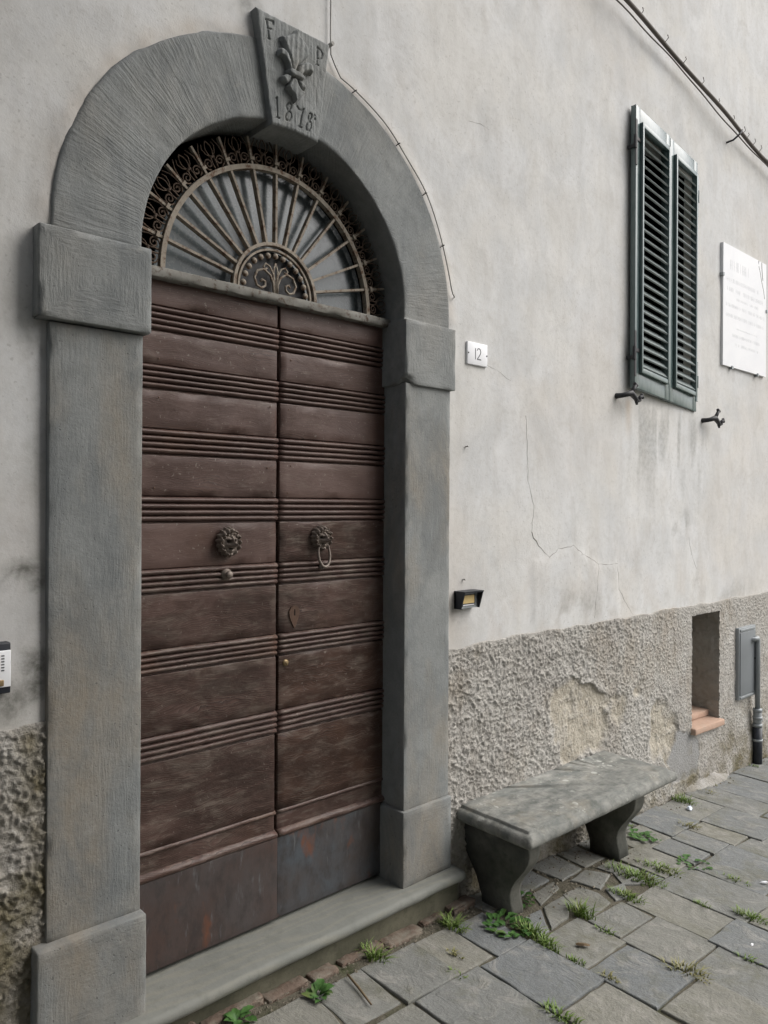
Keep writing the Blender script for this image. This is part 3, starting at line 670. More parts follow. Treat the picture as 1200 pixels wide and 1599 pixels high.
def keystone():
    z0, z1 = 2.889, 3.243; ns_, nt = 120, 190
    yf = -.034; V = []; S = np.linspace(-1, 1, ns_ + 1); T = np.linspace(0, 1, nt + 1)
    for t in T:
        xl = 1.411 + (1.349 - 1.411) * t; xr = 1.602 + (1.648 - 1.602) * t
        for s in S: V.append(((xl + xr) / 2 + s * (xr - xl) / 2, yf, z0 + (z1 - z0) * t + .006 * (1 - s * s) * (1 - t)))
    V = [(x * KS, y, 1.65 + (z - 1.65) * KS) for x, y, z in V]
    V = np.array(V); x, z = V[:, 0], V[:, 2]; P = V.copy()
    d = np.full(len(x), 1e9)
    for l in LET: d = np.minimum(d, line_d(x, z, l))
    wob = fbm(P, .01, 2, 5) * .0012
    gro = np.clip(1 - d / (.0032 + wob), 0, 1)
    V[:, 1] += gro * .007 + (fbm(P, .04, 4, 8) - .5) * .006 + (vnoise(np.c_[x / .006, x * 0, z / .05], 3) - .5) * .0018
    ss = np.tile(S, nt + 1); t2 = np.repeat(T, ns_ + 1)
    ed = np.minimum(np.minimum(1 - np.abs(ss), (t2) * 2), (1 - t2) * 2); V[:, 1] += .006 * np.clip(1 - ed / .05, 0, 1) ** 2 * (.4 + fbm(P, .03, 3, 12))
    n = ns_ + 1; F = [(j * n + i, j * n + i + 1, (j + 1) * n + i + 1, (j + 1) * n + i) for j in range(nt) for i in range(ns_)]
    V = V.tolist(); border = [i for i in range(n)] + [j * n + ns_ for j in range(1, nt + 1)] + [nt * n + i for i in range(ns_ - 1, -1, -1)] + [j * n for j in range(nt - 1, 0, -1)]
    b0 = len(V); wrng = np.array([V[i] for i in border])
    for i in border: V.append((V[i][0], .15, V[i][2]))
    m = len(border)
    for i in range(m): F.append((border[i], b0 + i, b0 + (i + 1) % m, border[(i + 1) % m]))
    uv = [(V[v][0] + V[v][1] * .7, V[v][2]) for f in F for v in f]
    k = me_obj('keystone', V, F, M['cap'], sur, True, uv)
    return k
KEY = keystone()
LILY = {'petal': [[(1.437,3.181),(1.46,3.192),(1.483,3.209),(1.497,3.228),(1.515,3.208),(1.535,3.195),(1.548,3.18),(1.55,3.155),(1.53,3.135),(1.505,3.107),(1.494,3.077),(1.48,3.072),(1.473,3.109),(1.455,3.143),(1.439,3.165)],
[(1.426,3.131),(1.434,3.141),(1.448,3.141),(1.466,3.13),(1.476,3.105),(1.482,3.078),(1.468,3.074),(1.459,3.098),(1.445,3.113),(1.428,3.114)],
[(1.496,3.081),(1.501,3.1),(1.516,3.119),(1.541,3.136),(1.561,3.132),(1.569,3.117),(1.565,3.101),(1.549,3.102),(1.53,3.094),(1.516,3.076),(1.502,3.074)],
[(1.437,3.049),(1.456,3.064),(1.477,3.063),(1.473,3.043),(1.459,3.03),(1.442,3.034)],
[(1.477,3.059),(1.495,3.062),(1.513,3.034),(1.534,3.028),(1.52,3.008),(1.495,2.981),(1.482,3.003),(1.458,3.021)],
[(1.498,3.064),(1.514,3.061),(1.536,3.052),(1.534,3.035),(1.516,3.033),(1.502,3.045)]],
'band': [[(1.459,3.078),(1.473,3.085),(1.512,3.081),(1.529,3.07),(1.518,3.057),(1.473,3.060),(1.459,3.066)]]}
def relief(name, polys, H, wdt):
    for q in polys:
        p = [(x * KS, 1.65 + (z - 1.65) * KS) for x, z in q]; xs = np.arange(min(a[0] for a in p) - .003, max(a[0] for a in p) + .003, .0022); zs = np.arange(min(a[1] for a in p) - .003, max(a[1] for a in p) + .003, .0022)
        sd = lambda X, Z: poly_sd(X, Z, p)
        V, F = grid_xz(xs, zs); s = sd(V[:, 0], V[:, 2]); h = H * np.sqrt(np.clip(1 - (1 - np.clip(s / wdt, 0, 1)) ** 2, 0, 1)); h += (s > 0) * (fbm(V, .012, 3, 4) - .5) * .003 * np.clip(s / wdt, 0, 1)
        if H < .031: h += (s > 0) * .0011 * np.cos((V[:, 0] - 1.505) * 2 * math.pi / .020 - (V[:, 2] - 3.1) * 12) * np.clip(s / wdt, 0, 1)
        keepv = s > -.0022
        V[:, 1] = -.029 - h; F = [f for f in F if all(keepv[i] for i in f)]
        used = sorted({i for f in F for i in f}); mp = {v: i for i, v in enumerate(used)}
        me_obj(name, V[used], [tuple(mp[i] for i in f) for f in F], M['stone'], KEY, True, uv=[(V[i][0], V[i][2]) for f in F for i in f])
relief('lily_petal', LILY['petal'][:1], .026, .010); relief('lily_petal', LILY['petal'][1:], .028, .008); relief('lily_band', LILY['band'], .035, .006)

# --- threshold step
stp = empty('threshold_step', (XC, 0, gz(1.5)), 'long worn stone doorstep with a rounded nosing under the wooden door', 'step')
def step():
    nose = [(-.078 - .017 * math.cos(a), .169 + .019 * math.sin(a)) for a in np.linspace(-1.45, 1.45, 9)]
    nose = [(-.080 - .018 * math.sin(a), .168 - .020 * math.cos(a)) for a in np.linspace(.1, math.pi - .05, 10)]
    top = [(y, .190) for y in (-.05, -.02, .02, .06, .12, .30)]
    prof = [(-.050, .135), (-.066, .140)] + nose + top + [(.30, .135)]
    xs = np.arange(.55, 2.331, .025)
    V, F, uv = ext_x(prof[::-1], xs, .0022, .09, 3)
    V = np.array(V); V[:, 1] += (fbm(np.c_[V[:, 0], V[:, 0] * 0, V[:, 0] * 0], .3, 3, 5) - .5) * .012 * (V[:, 1] < -.03)
    me_obj('tread', V, F, M['step'], stp, True)
    t = NT('shaded_riser_stone'); v = t.coord(); b = t.noise(v, 6, 4, .6); md = t.noise(v, 40, 4, .7)
    c = t.mix(t.rng(b, .35, .65), (.085, .084, .060), (.15, .142, .105)); c = t.mix(t.rng(md, .5, .75, 0, .6), c, (.06, .06, .045))  # olive stone, painted darker for the shade beneath the nosing
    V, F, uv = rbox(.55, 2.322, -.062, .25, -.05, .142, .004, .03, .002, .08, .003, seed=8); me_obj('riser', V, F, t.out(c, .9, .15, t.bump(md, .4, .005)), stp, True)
step()
rnd = random.Random(5)
x = .75
while x < 2.36:
    L = rnd.uniform(.10, .22); h = rnd.uniform(-.004, .012); g = gz(x)
    V, F, uv = rbox(x, x + L, -.105 + rnd.uniform(-.018, .012), -.05, g - .02, g + h + .004, .005, .015, .008, .025, .014, seed=int(x * 100))
    me_obj('brick', V, F, M['brick'], stp, True); x += L + rnd.uniform(.006, .03)

# ================================================================== DOOR LEAVES
SEAM = 1.547; YD = .10
ZB = [2.272, 2.191, 2.088, 2.009, 1.888, 1.805, 1.677, 1.592, 1.45, 1.37, 1.199, 1.12, .931, .846]
def rib_profile(z0, z1):
    """reeded moulding between two boards: four rounded ribs with deep quirks"""
    h = z1 - z0; P = []
    z = z1; P.append((YD + .010, z)); pitch = (h - .006) / 4; z = z1 - .003
    for k in range(4):
        for a in np.linspace(0.15, 1, 7):
            q = a * math.pi
            P.append((YD + .011 - (.020 - .001 * k) * math.sin(q) ** .75, z - pitch * .88 * (1 - math.cos(q)) / 2))
        z -= pitch; P.append((YD + .013, z + .001))
    P.append((YD + .006, z0 + .002)); P.append((YD + .006, z0)); P += [(YD + .03, z0), (YD + .03, z1)]
    return P
def door_leaf(x0, x1, label, worn, seed):
    d = empty('door_leaf', ((x0 + x1) / 2, YD, .203), label, 'door')
    rnd = random.Random(seed)
    edges = [2.352] + ZB + [.575]
    for i in range(0, len(edges), 2):
        zt, zb = edges[i], edges[i + 1]; k = i // 2
        m = M['wood_worn'] if (k >= worn) else M['wood']
        if seed == 200 and k >= 6: m = M['wood_red']
        dy = rnd.uniform(-.002, .002)
        rb_obj('board', (x0 + rnd.uniform(0, .002), x1 - rnd.uniform(0, .003), YD + dy, YD + .035, zb, zt), m, d, r=.0035, cell=.03, amp=.0012, ns=.12, chip=.003, seed=seed + k)
    for i in range(0, len(ZB), 2):
        xs = np.arange(x0, x1 + .001, (x1 - x0) / 22)
        V, F, uv = ext_x(rib_profile(ZB[i + 1], ZB[i])[::-1] if False else rib_profile(ZB[i + 1], ZB[i]), xs, .0009, .05, seed + i)
        me_obj('reeded_moulding', V, F, M['wood'] if i < 8 else M['wood_worn'], d, True)
    # bottom rail, weather lips and metal kick plate
    rb_obj('bottom_rail', (x0, x1 - .002, YD + .004, YD + .04, .476, .573), M['wood_worn'], d, r=.003, cell=.03, amp=.002, ns=.06, chip=.004, seed=seed + 30)
    lip = [(YD - .010, .486), (YD - .016, .494), (YD - .012, .503), (YD + .01, .512), (YD + .03, .512), (YD + .03, .486)]
    V, F, uv = ext_x(lip[::-1], np.linspace(x0, x1, 24), .0018, .05, seed + 31); me_obj('weather_lip', V, F, M['wood_worn'], d, True)
    lip = [(YD - .003, .566), (YD - .005, .572), (YD + .002, .578), (YD + .03, .578), (YD + .03, .566)]
    V, F, uv = ext_x(lip[::-1], np.linspace(x0, x1, 24), .0016, .04, seed + 32); me_obj('weather_lip', V, F, M['wood_worn'], d, True)
    return d
LEFT = door_leaf(.985, SEAM - .004, 'left leaf of the dark brown wooden door, lion mask without a ring', 5, 100)
RIGHT = door_leaf(SEAM + .004, 2.062, 'right leaf of the dark brown wooden door, lion mask with ring knocker', 4, 200)
rb_obj('kick_plate', (.985, SEAM - .001, YD - .010, YD + .02, .205, .487), M['kick'], LEFT, r=.002, cell=.03, amp=.002, ns=.15, seed=7)
rb_obj('kick_plate', (SEAM + .002, 2.062, YD - .004, YD + .02, .203, .487), M['kick_blue'], RIGHT, r=.002, cell=.03, amp=.002, ns=.15, seed=8)
def nails(d, x0, x1, sd):
    rnd = random.Random(sd)
    me = None
    for i in range(0, len(ZB) - 2, 2):
        for x in (x0 + .04, x1 - .035):
            for z in (ZB[i + 1] - .02, ZB[i + 2] + .02):
                if rnd.random() < .5: continue
                V = []; F = []; r = .0035
                for q in range(8): V.append((r * math.cos(q * math.pi / 4), 0, r * math.sin(q * math.pi / 4)))
                V.append((0, -.0018, 0)); F = [(q, (q + 1) % 8, 8) for q in range(8)]
                if me is None:
                    o = me_obj('nail', V, F, M['lock'], d, True, local=True); me = o.data
                else: o = link('nail', me, d, True)
                o.location = Vector((x + rnd.uniform(-.012, .012), YD - .0025, z + rnd.uniform(-.006, .006))) - d.location
nails(LEFT, 1.05, SEAM, 1); nails(RIGHT, SEAM, 2.05, 2)
def lion(parent, cx, cz, rx, rz, mouth_open):
    nr, nt = 40, 96; V = []; RH = []; 
    for i in range(nr + 1):
        rho = i / nr
        for j in range(nt):
            V.append((rho, 2 * math.pi * j / nt))
    A = np.array(V); rho, ph = A.T; a = rho * np.cos(ph); b = rho * np.sin(ph)
    h = .40 * np.sqrt(np.clip(1 - rho ** 2.6, 0, 1)) + .15
    G = lambda x0, y0, sx, sy, k: k * np.exp(-((a - x0) / sx) ** 2 - ((b - y0) / sy) ** 2)
    h += G(0, -.18, .22, .17, .52) + G(0, .08, .09, .28, .36) + G(0, -.10, .13, .07, .14)
    for s in (-1, 1):
        h += G(s * .26, .22, .18, .08, .26) - G(s * .25, .07, .12, .08, .32) + G(s * .25, .06, .05, .045, .10) + G(s * .15, -.24, .12, .11, .16) + G(s * .36, -.10, .13, .16, .08) - G(s * .08, -.12, .035, .03, .14)
    h -= G(0, -.42, .19, .06, .40) - G(0, -.58, .15, .09, .16)
    h += G(0, .40, .22, .12, .10)
    nzv = fbm(np.c_[a * 3.2, b * 3.2, a * 0 + cx], 1, 3, 5)
    mane = sstep(.62, .76, rho + .16 * sstep(-.1, .6, b) - .10 * sstep(.2, .8, -b)); tuft = np.abs(np.sin(ph * 6.5 + 4.5 * rho + 2 * nzv)) ** 1.1
    h = h * (1 - .35 * mane) + mane * (.30 * tuft + .16 * np.abs(np.sin(rho * 11 + 4 * nzv))) * (1 - sstep(.86, 1, rho))
    edge = 1 + .07 * np.sin(ph * 17 + 2 * nzv) * (rho > .9)
    taper = 1 - .16 * sstep(.1, .9, -b)
    P = np.c_[cx + a * rx * edge * taper, YD - .002 - h * .052, cz + b * rz * edge]
    F = []
    for i in range(nr):
        for j in range(nt): F.append((i * nt + j, i * nt + (j + 1) % nt, (i + 1) * nt + (j + 1) % nt, (i + 1) * nt + j))
    return me_obj('lion_mask', P, F, M['lion'], parent, True)
lion(LEFT, 1.342, 1.527, .044, .050, False)
lk = lion(RIGHT, 1.730, 1.531, .043, .046, True)
ring = []
for i in range(33):
    a = math.radians(112 + i * (316 / 32)) ; ring.append((1.732 + .026 * math.cos(a), YD - .030 + .012 * math.sin(a) * .5, 1.475 + .043 * math.sin(a)))
ring = [(1.732 + .026 * math.sin(t) * (1 if abs(t) < 9 else 1), YD - .028 - .006 * math.cos(t), 1.472 - .045 * math.cos(t)) for t in np.linspace(-2.75, 2.75, 33)]
rr_ = [.0032 + .0028 * math.cos(t / 2.0) ** 2 for t in np.linspace(-2.75, 2.75, 33)]
V, F = tube(ring, rr_, 8); me_obj('knocker_ring', V, F, M['lion'], lk, True)
mb = MB(); mb.add(*tube([(1.732, YD - .001, 1.424), (1.732, YD - .02, 1.424)], [.010, .007], 10)); mb.build('strike_stud', M['lion'], lk, True)
def knob():
    pr = [(.0, -.032), (.009, -.031), (.013, -.027), (.013, -.022), (.007, -.018), (.008, -.012), (.019, -.009), (.020, -.004), (.020, .004)]
    V = []; F = []; n = 18
    for (r, y) in pr:
        for k in range(n): V.append((1.338 + r * math.cos(2 * math.pi * k / n), YD + y, 1.420 + r * math.sin(2 * math.pi * k / n)))
    for i in range(len(pr) - 1):
        for k in range(n): F.append((i * n + k, (i + 1) * n + k, (i + 1) * n + (k + 1) % n, i * n + (k + 1) % n))
    me_obj('door_knob', V, F, M['lion'], LEFT, True)
knob()
esc = [(1.604,1.287),(1.618,1.292),(1.632,1.287),(1.641,1.272),(1.638,1.252),(1.628,1.230),(1.618,1.212),(1.608,1.230),(1.598,1.252),(1.595,1.272)]
def plate(name, pts, y0, y1, mat, parent):
    n = len(pts); V = [(x, y0, z) for x, z in pts] + [(x, y1, z) for x, z in pts]
    F = [tuple(range(n))] + [(i, (i + 1) % n, n + (i + 1) % n, n + i) for i in range(n)] + [tuple(range(2 * n - 1, n - 1, -1))]
    return me_obj(name, V, F, mat, parent)
lp = plate('lock_plate', esc, YD - .004, YD + .004, M['lock'], RIGHT)
plate('keyhole', [(1.617,1.280),(1.621,1.280),(1.621,1.258),(1.617,1.258)], YD - .0047, YD, M['dark'], lp)
cyl = MB(); cyl.add(*tube([(1.582, YD + .004, 1.093), (1.582, YD - .004, 1.093)], [.012, .0115], 16)); cl = cyl.build('lock_cylinder', M['brass'], RIGHT, True)
plate('keyhole', [(1.581,1.099),(1.583,1.099),(1.583,1.087),(1.581,1.087)], YD - .0047, YD, M['dark'], cl)

# ================================================================== FANLIGHT
fan = empty('fanlight_grille', (XC, .09, 2.345), 'semicircular wrought iron fanlight grille with radiating bars and scrolls above door', 'grille')
FX, FZ, YF = 1.524, 2.386, .085
rb_obj('transom_bar', (.990, 2.05, .064, .108, 2.349, 2.381), M['bar'], fan, r=.003, cell=.02, amp=.0025, ns=.04, chip=.004, seed=61)
def arc(r, a0, a1, n, y): return [(FX + r * math.cos(a), y, FZ + r * math.sin(a)) for a in np.linspace(a0, a1, n)]
def bar_arc(name, r, wd, y0, y1, a0=0, a1=math.pi, n=56):
    V = []; F = []
    for a in np.linspace(a0, a1, n):
        for (q, y) in ((r - wd / 2, y0), (r + wd / 2, y0), (r + wd / 2, y1), (r - wd / 2, y1)): V.append((FX + q * math.cos(a), y, FZ + q * math.sin(a)))
    for i in range(n - 1):
        for k in range(4): F.append((i * 4 + k, i * 4 + (k + 1) % 4, (i + 1) * 4 + (k + 1) % 4, (i + 1) * 4 + k))
    return me_obj(name, V, F, M['rustpaint'], fan)
bar_arc('ring_bar', .424, .016, YF - .004, YF + .018); bar_arc('ring_bar', .168, .011, YF - .006, YF + .016, n=40); bar_arc('ring_bar', .150, .007, YF, YF + .014, n=40)
bm_ = None
for k in range(1, 14):
    a = math.pi * k / 14
    if bm_ is None:
        o = MB().box(.172, .418, -.001, .020, -.0042, .0042).box(.430, .524, .002, .016, -.004, .004).box(.446, .456, -.004, .02, -.009, .009).build('radial_bar', M['rustpaint'], fan, local=True); bm_ = o.data
    else: o = link('radial_bar', bm_, fan, True)
    o.location = Vector((FX, YF, FZ)) - fan.location; o.rotation_euler = (0, -a, 0)
def spiral(cx, cz, r0, r1, a0, turns, n=26, dirn=1): return [(cx + (r0 + (r1 - r0) * t) * math.cos(a0 + dirn * turns * 2 * math.pi * t), 0.006, cz + (r0 + (r1 - r0) * t) * math.sin(a0 + dirn * turns * 2 * math.pi * t)) for t in np.linspace(0, 1, n)]
sm_ = None
def lens(cx, z0, z1, wd, lean=0, n=14):
    L = [(cx - wd * math.sin(math.pi * t) ** .8 + lean * t, .006, z0 + (z1 - z0) * t) for t in np.linspace(0, 1, n)]; return L + [(2 * cx - x + 2 * lean * ((z - z0) / (z1 - z0)), y, z) for x, y, z in L[::-1]]
for k in range(14):
    a = math.pi * (k + .5) / 14
    if sm_ is None:
        q = MB()
        for s in (-1, 1):
            q.tube(spiral(s * .0235, .455, .019, .003, -math.pi / 2, 1.6, 26, s), .0027, 5)
            q.tube([(s * .006, .006, .436), (s * .008, .006, .455), (s * .004, .006, .478)], .003, 5)
            q.tube([(s * .042, .006, .452), (s * .046, .006, .475), (s * .042, .006, .498), (s * .030, .006, .522)], .0020, 5)
            q.tube([(0, .006, .470), (s * .018, .006, .484), (s * .026, .006, .502), (s * .020, .006, .516)], .0019, 5)
        q.tube(lens(0, .470, .522, .012), .0020, 5); q.tube([(-.009, .006, .472), (.009, .006, .472)], .0045, 6)
        o = q.build('scroll_panel', M['rustshade'], fan, True, local=True); sm_ = o.data
    else: o = link('scroll_panel', sm_, fan, True)
    o.location = Vector((FX, YF, FZ)) - fan.location; o.rotation_euler = (0, math.pi / 2 - a, 0)
dm = None
for k in range(13):
    a = math.pi * (k + .5) / 13
    if dm is None:
        V, F = tube([(0, .009, 0), (0, .003, 0), (0, -.002, 0)], [.0105, .0105, .007], 12); o = me_obj('disc', V, F, M['rustpaint'], fan, True, local=True); dm = o.data
    else: o = link('disc', dm, fan, True)
    o.location = Vector((FX + .130 * math.cos(a), YF, FZ + .130 * math.sin(a))) - fan.location
V = [(FX, .112, FZ - .02)] + [(FX + .150 * math.cos(a), .112, FZ + .150 * math.sin(a)) for a in np.linspace(0, math.pi, 33)]
me_obj('hub_backing', V + [(x, .118, z) for x, y, z in V], [tuple(range(33, -1, -1)), tuple(range(34, 68))] + [(i, (i + 1) % 34, 34 + (i + 1) % 34, 34 + i) for i in range(34)], M['iron'], fan)
q = MB()
for s in (-1, 1):
    P = [(FX + s * x, YF + .004, FZ + z) for x, z in [(a * 1.2, b * 1.15) for a, b in [(.006, 0), (.008, .03), (.018, .052), (.040, .066), (.062, .058), (.072, .036), (.064, .014), (.048, .008), (.036, .017), (.036, .030), (.046, .034), (.051, .027)]]]
    q.tube(P, .0044, 6)
    P = [(FX + s * x, YF + .004, FZ + z) for x, z in [(a * 1.2, b * 1.15) for a, b in [(.004, .02), (.008, .056), (.020, .078), (.034, .084), (.042, .074), (.036, .066), (.030, .071)]]]
    q.tube(P, .0036, 6)
    q.tube([(FX + s * .002, YF + .004, FZ), (FX + s * .005, YF + .004, FZ + .05), (FX + s * .009, YF + .004, FZ + .078), (FX, YF + .004, FZ + .106)], .003, 6)
q.build('palmette', M['rustpaint'], fan, True)
def pane():
    V = [(FX, .128, FZ - .03)] + [(FX + .432 * math.cos(a), .128, FZ + .432 * math.sin(a)) for a in np.linspace(0, math.pi, 49)]
    V += [(v[0], .133, v[2]) for v in V]; n = 50
    F = [tuple(range(n - 1, -1, -1)), tuple(range(n, 2 * n))] + [(i, (i + 1) % n, n + (i + 1) % n, n + i) for i in range(n)]
    me_obj('pane', V, F, M['glass'], fan)
pane()

# ================================================================== STONE BENCH
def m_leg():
    t = NT('shaded_leg_stone'); v = t.coord(); b = t.noise(v, 7, 5, .6); md = t.noise(v, 30, 5, .7)
    c = t.mix(t.rng(b, .35, .65), (.062, .064, .056), (.125, .122, .106)); c = t.mix(t.rng(md, .5, .75, 0, .6), c, (.045, .05, .042))  # darker than the seat: shade on the legs put into the stone colour
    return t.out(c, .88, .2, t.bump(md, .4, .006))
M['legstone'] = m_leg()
ben = empty('stone_bench', (2.93, -.19, gz(2.93)), 'grey lichen spotted stone bench on curved legs against the wall', 'bench')
def bench_slab():
    x0, x1, y0, y1 = 2.362, 3.512, -.388, .0; zt = .412
    lay = [(.060, -.078), (.036, -.076), (.032, -.070), (.031, -.062), (.012, -.060), (.004, -.055), (-.001, -.046), (-.002, -.036), (.001, -.026), (.008, -.017), (.018, -.0125), (.026, -.0115), (.029, -.010), (.030, -.002), (.034, 0), (.06, .0005), (.10, .001), (.17, .001)]
    nx, ny = 70, 26; V = []; F = []
    def ringpts(o, dz):
        a0, a1, b0, b1 = x0 + o, x1 - o, y0 + o, y1
        P = [(a0 + (a1 - a0) * i / nx, b0, zt + dz) for i in range(nx)] + [(a1, b0 + (b1 - b0) * j / ny, zt + dz) for j in range(ny)] + [(a1 + (a0 - a1) * i / nx, b1, zt + dz) for i in range(nx)] + [(a0, b1 + (b0 - b1) * j / ny, zt + dz) for j in range(ny)]
        return P
    m = 2 * (nx + ny)
    for o, dz in lay: V += ringpts(o, dz)
    for r in range(len(lay) - 1):
        for i in range(m): F.append((r * m + i, r * m + (i + 1) % m, (r + 1) * m + (i + 1) % m, (r + 1) * m + i))
    F.append(tuple((len(lay) - 1) * m + i for i in range(m))); F.append(tuple(i for i in range(m - 1, -1, -1)))
    V = np.array(V); n = fbm(V, .07, 4, 6) - .5; V[:, 2] += n * .004; V[:, 1] += (fbm(V, .05, 4, 7) - .5) * .005 * (V[:, 1] < -.2); V[:, 0] += (fbm(V, .05, 4, 8) - .5) * .004
    d = np.linalg.norm((V - [x0, y0, zt - .03]) / [.05, .05, .06], axis=1); k = np.clip(1 - d, 0, 1); V[:, 0] += k * .007; V[:, 1] += k * .007
    V[:, 2] += (V[:, 0] - 2.9) * -.006 + V[:, 1] * .012
    me_obj('seat_slab', V, F, M['bench'], ben, True)
bench_slab()
def bench_leg(x0, x1, seed):
    g = gz(x0) - .02; top = .347
    fr = [(-.262, g), (-.258, .06), (-.250, .085), (-.246, .115), (-.252, .145), (-.268, .175), (-.292, .205), (-.315, .235), (-.332, .265), (-.340, .295), (-.338, .318), (-.330, .336), (-.330, top)]
    # round off the toe of the console and give it scrolls
    bk = [(.02, top), (.02, .27), (-.02, .22), (-.075, .14), (-.105, .07), (-.11, g)]
    V, F, uv = ext_x((fr + bk), np.linspace(x0, x1, 7), .0015, .06, seed)
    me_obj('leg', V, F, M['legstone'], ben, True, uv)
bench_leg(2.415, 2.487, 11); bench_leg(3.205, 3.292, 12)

# ================================================================== WINDOW SHUTTERS
def shutter(loc, wd, ht, yaw, tilt, hinge_left, label, ns=26):
    s = empty('louvred_shutter', loc, label, 'shutter', 'closed window shutters'); s.rotation_euler = (0, tilt, yaw)
    def bx(name, *a, r=.003):
        V, F, uv = rbox(*a, r, .2, 0); return me_obj(name, V, F, M['green'], s, True, local=True)
    T = .030; st = .048
    bx('stile', 0, st, -T, 0, 0, ht); bx('stile', wd - st, wd, -T, 0, 0, ht)
    bx('rail', st - .001, wd - st + .001, -T + .001, -.001, 0.001, .10); bx('rail', st - .001, wd - st + .001, -T + .001, -.001, ht - .095, ht - .001)
    # louvre box, proud of the frame
    a, b, c, d = .046, wd - .030, .085, ht - .080
    bx('louvre_frame', a, a + .016, -.048, -T + .004, c, d); bx('louvre_frame', b - .016, b, -.048, -T + .004, c, d); bx('louvre_frame', a + .015, b - .015, -.047, -T + .004, c, c + .026); bx('louvre_frame', a + .015, b - .015, -.047, -T + .004, d - .026, d)
    me = None; h0, h1 = c + .030, d - .035; n = ns
    for i in range(n):
        z = h0 + (h1 - h0) * (i + .5) / n
        if me is None:
            o = MB(); ca, sa = math.cos(math.radians(50)), math.sin(math.radians(50)); w2, th = .028, .004
            P = []
            for (u, v) in ((-w2, -th), (w2, -th), (w2, th), (-w2, th)): P.append((-.028 + u * ca - v * sa, u * sa + v * ca))
            V = [(a + .014, y, zz) for y, zz in P] + [(b - .014, y, zz) for y, zz in P]
            o = me_obj('slat', V, [(0,1,2,3),(7,6,5,4),(0,4,5,1),(1,5,6,2),(2,6,7,3),(3,7,4,0)], M['slat'], s, local=True); me = o.data
        else: o = link('slat', me, s, True)
        o.location = (0, .004, z)
    hx = -.008 if hinge_left else wd + .008
    for z in (.18, ht - .20):
        k = MB(); k.tube([(hx, -.030, z - .035), (hx, -.030, z + .035)], .0085, 8); sx = 1 if hinge_left else -1
        k.box(min(hx, hx + sx * .05), max(hx, hx + sx * .05), -T - .005, -T - .001, z + .012, z + .03); k.box(min(hx, hx + sx * .018), max(hx, hx + sx * .018), -T - .004, -T + .0, z - .12, z + .12); k.box(hx - .004, hx + .004, -.03, .012, z - .03, z - .012)
        k.build('hinge', M['iron'] if hinge_left else M['green'], s, local=True)
    for me in {c.data for c in s.children}:      # the old leaves have sagged out of square
        for v in me.vertices: v.co.z -= SAG * v.co.x
    return s
YAW, SAG = math.radians(2.4), .078
W1, W2 = .404, .364
PL = Vector((3.708, -.014, 2.283))
shutter(PL, W1, 1.495, YAW, 0, True, 'left leaf of the green louvred shutters beside the black iron catch')
ux = Vector((math.cos(YAW), math.sin(YAW), -SAG))
shutter(PL + ux * (W1 + .004), W2, 1.490, YAW, 0, False, 'right leaf of the green louvred shutters, nearer the marble plaque')
def catch(x, z, label):
    c = empty('shutter_catch', (x, 0, z), label, 'shutter catch', 'black iron shutter catches')
    a = MB(); a.tube([(-.05, .02, -.005), (-.05, -.03, -.005), (-.035, -.05, .0), (0, -.055, .010), (.035, -.055, -.008), (.062, -.055, -.026), (.085, -.058, -.018)], [.016, .013, .014, .017, .014, .011, .010], 8)
    a.build('arm', M['iron'], c, True, local=True)
    a = MB(); a.tube([(.0, -.055, .010), (.018, -.06, .035), (.030, -.062, .055)], [.012, .010, .009], 8); a.tube([(.020, -.062, .062), (.044, -.062, .052)], .009, 8); a.build('prong', M['iron'], c, True, local=True)
    a = MB(); a.tube([(.070, -.056, -.022), (.086, -.06, -.002), (.102, -.062, .004)], [.011, .010, .008], 8); a.tube([(.094, -.062, .014), (.106, -.062, -.010)], .008, 8); a.tube([(.05, -.055, -.02), (.058, -.055, -.046)], [.011, .006], 8); a.build('hook', M['iron'], c, True, local=True)
catch(3.655, 2.236, 'black iron shutter catch at the lower left corner of the shutters')
catch(4.635, 2.185, 'black iron shutter catch standing free right of the shutters')

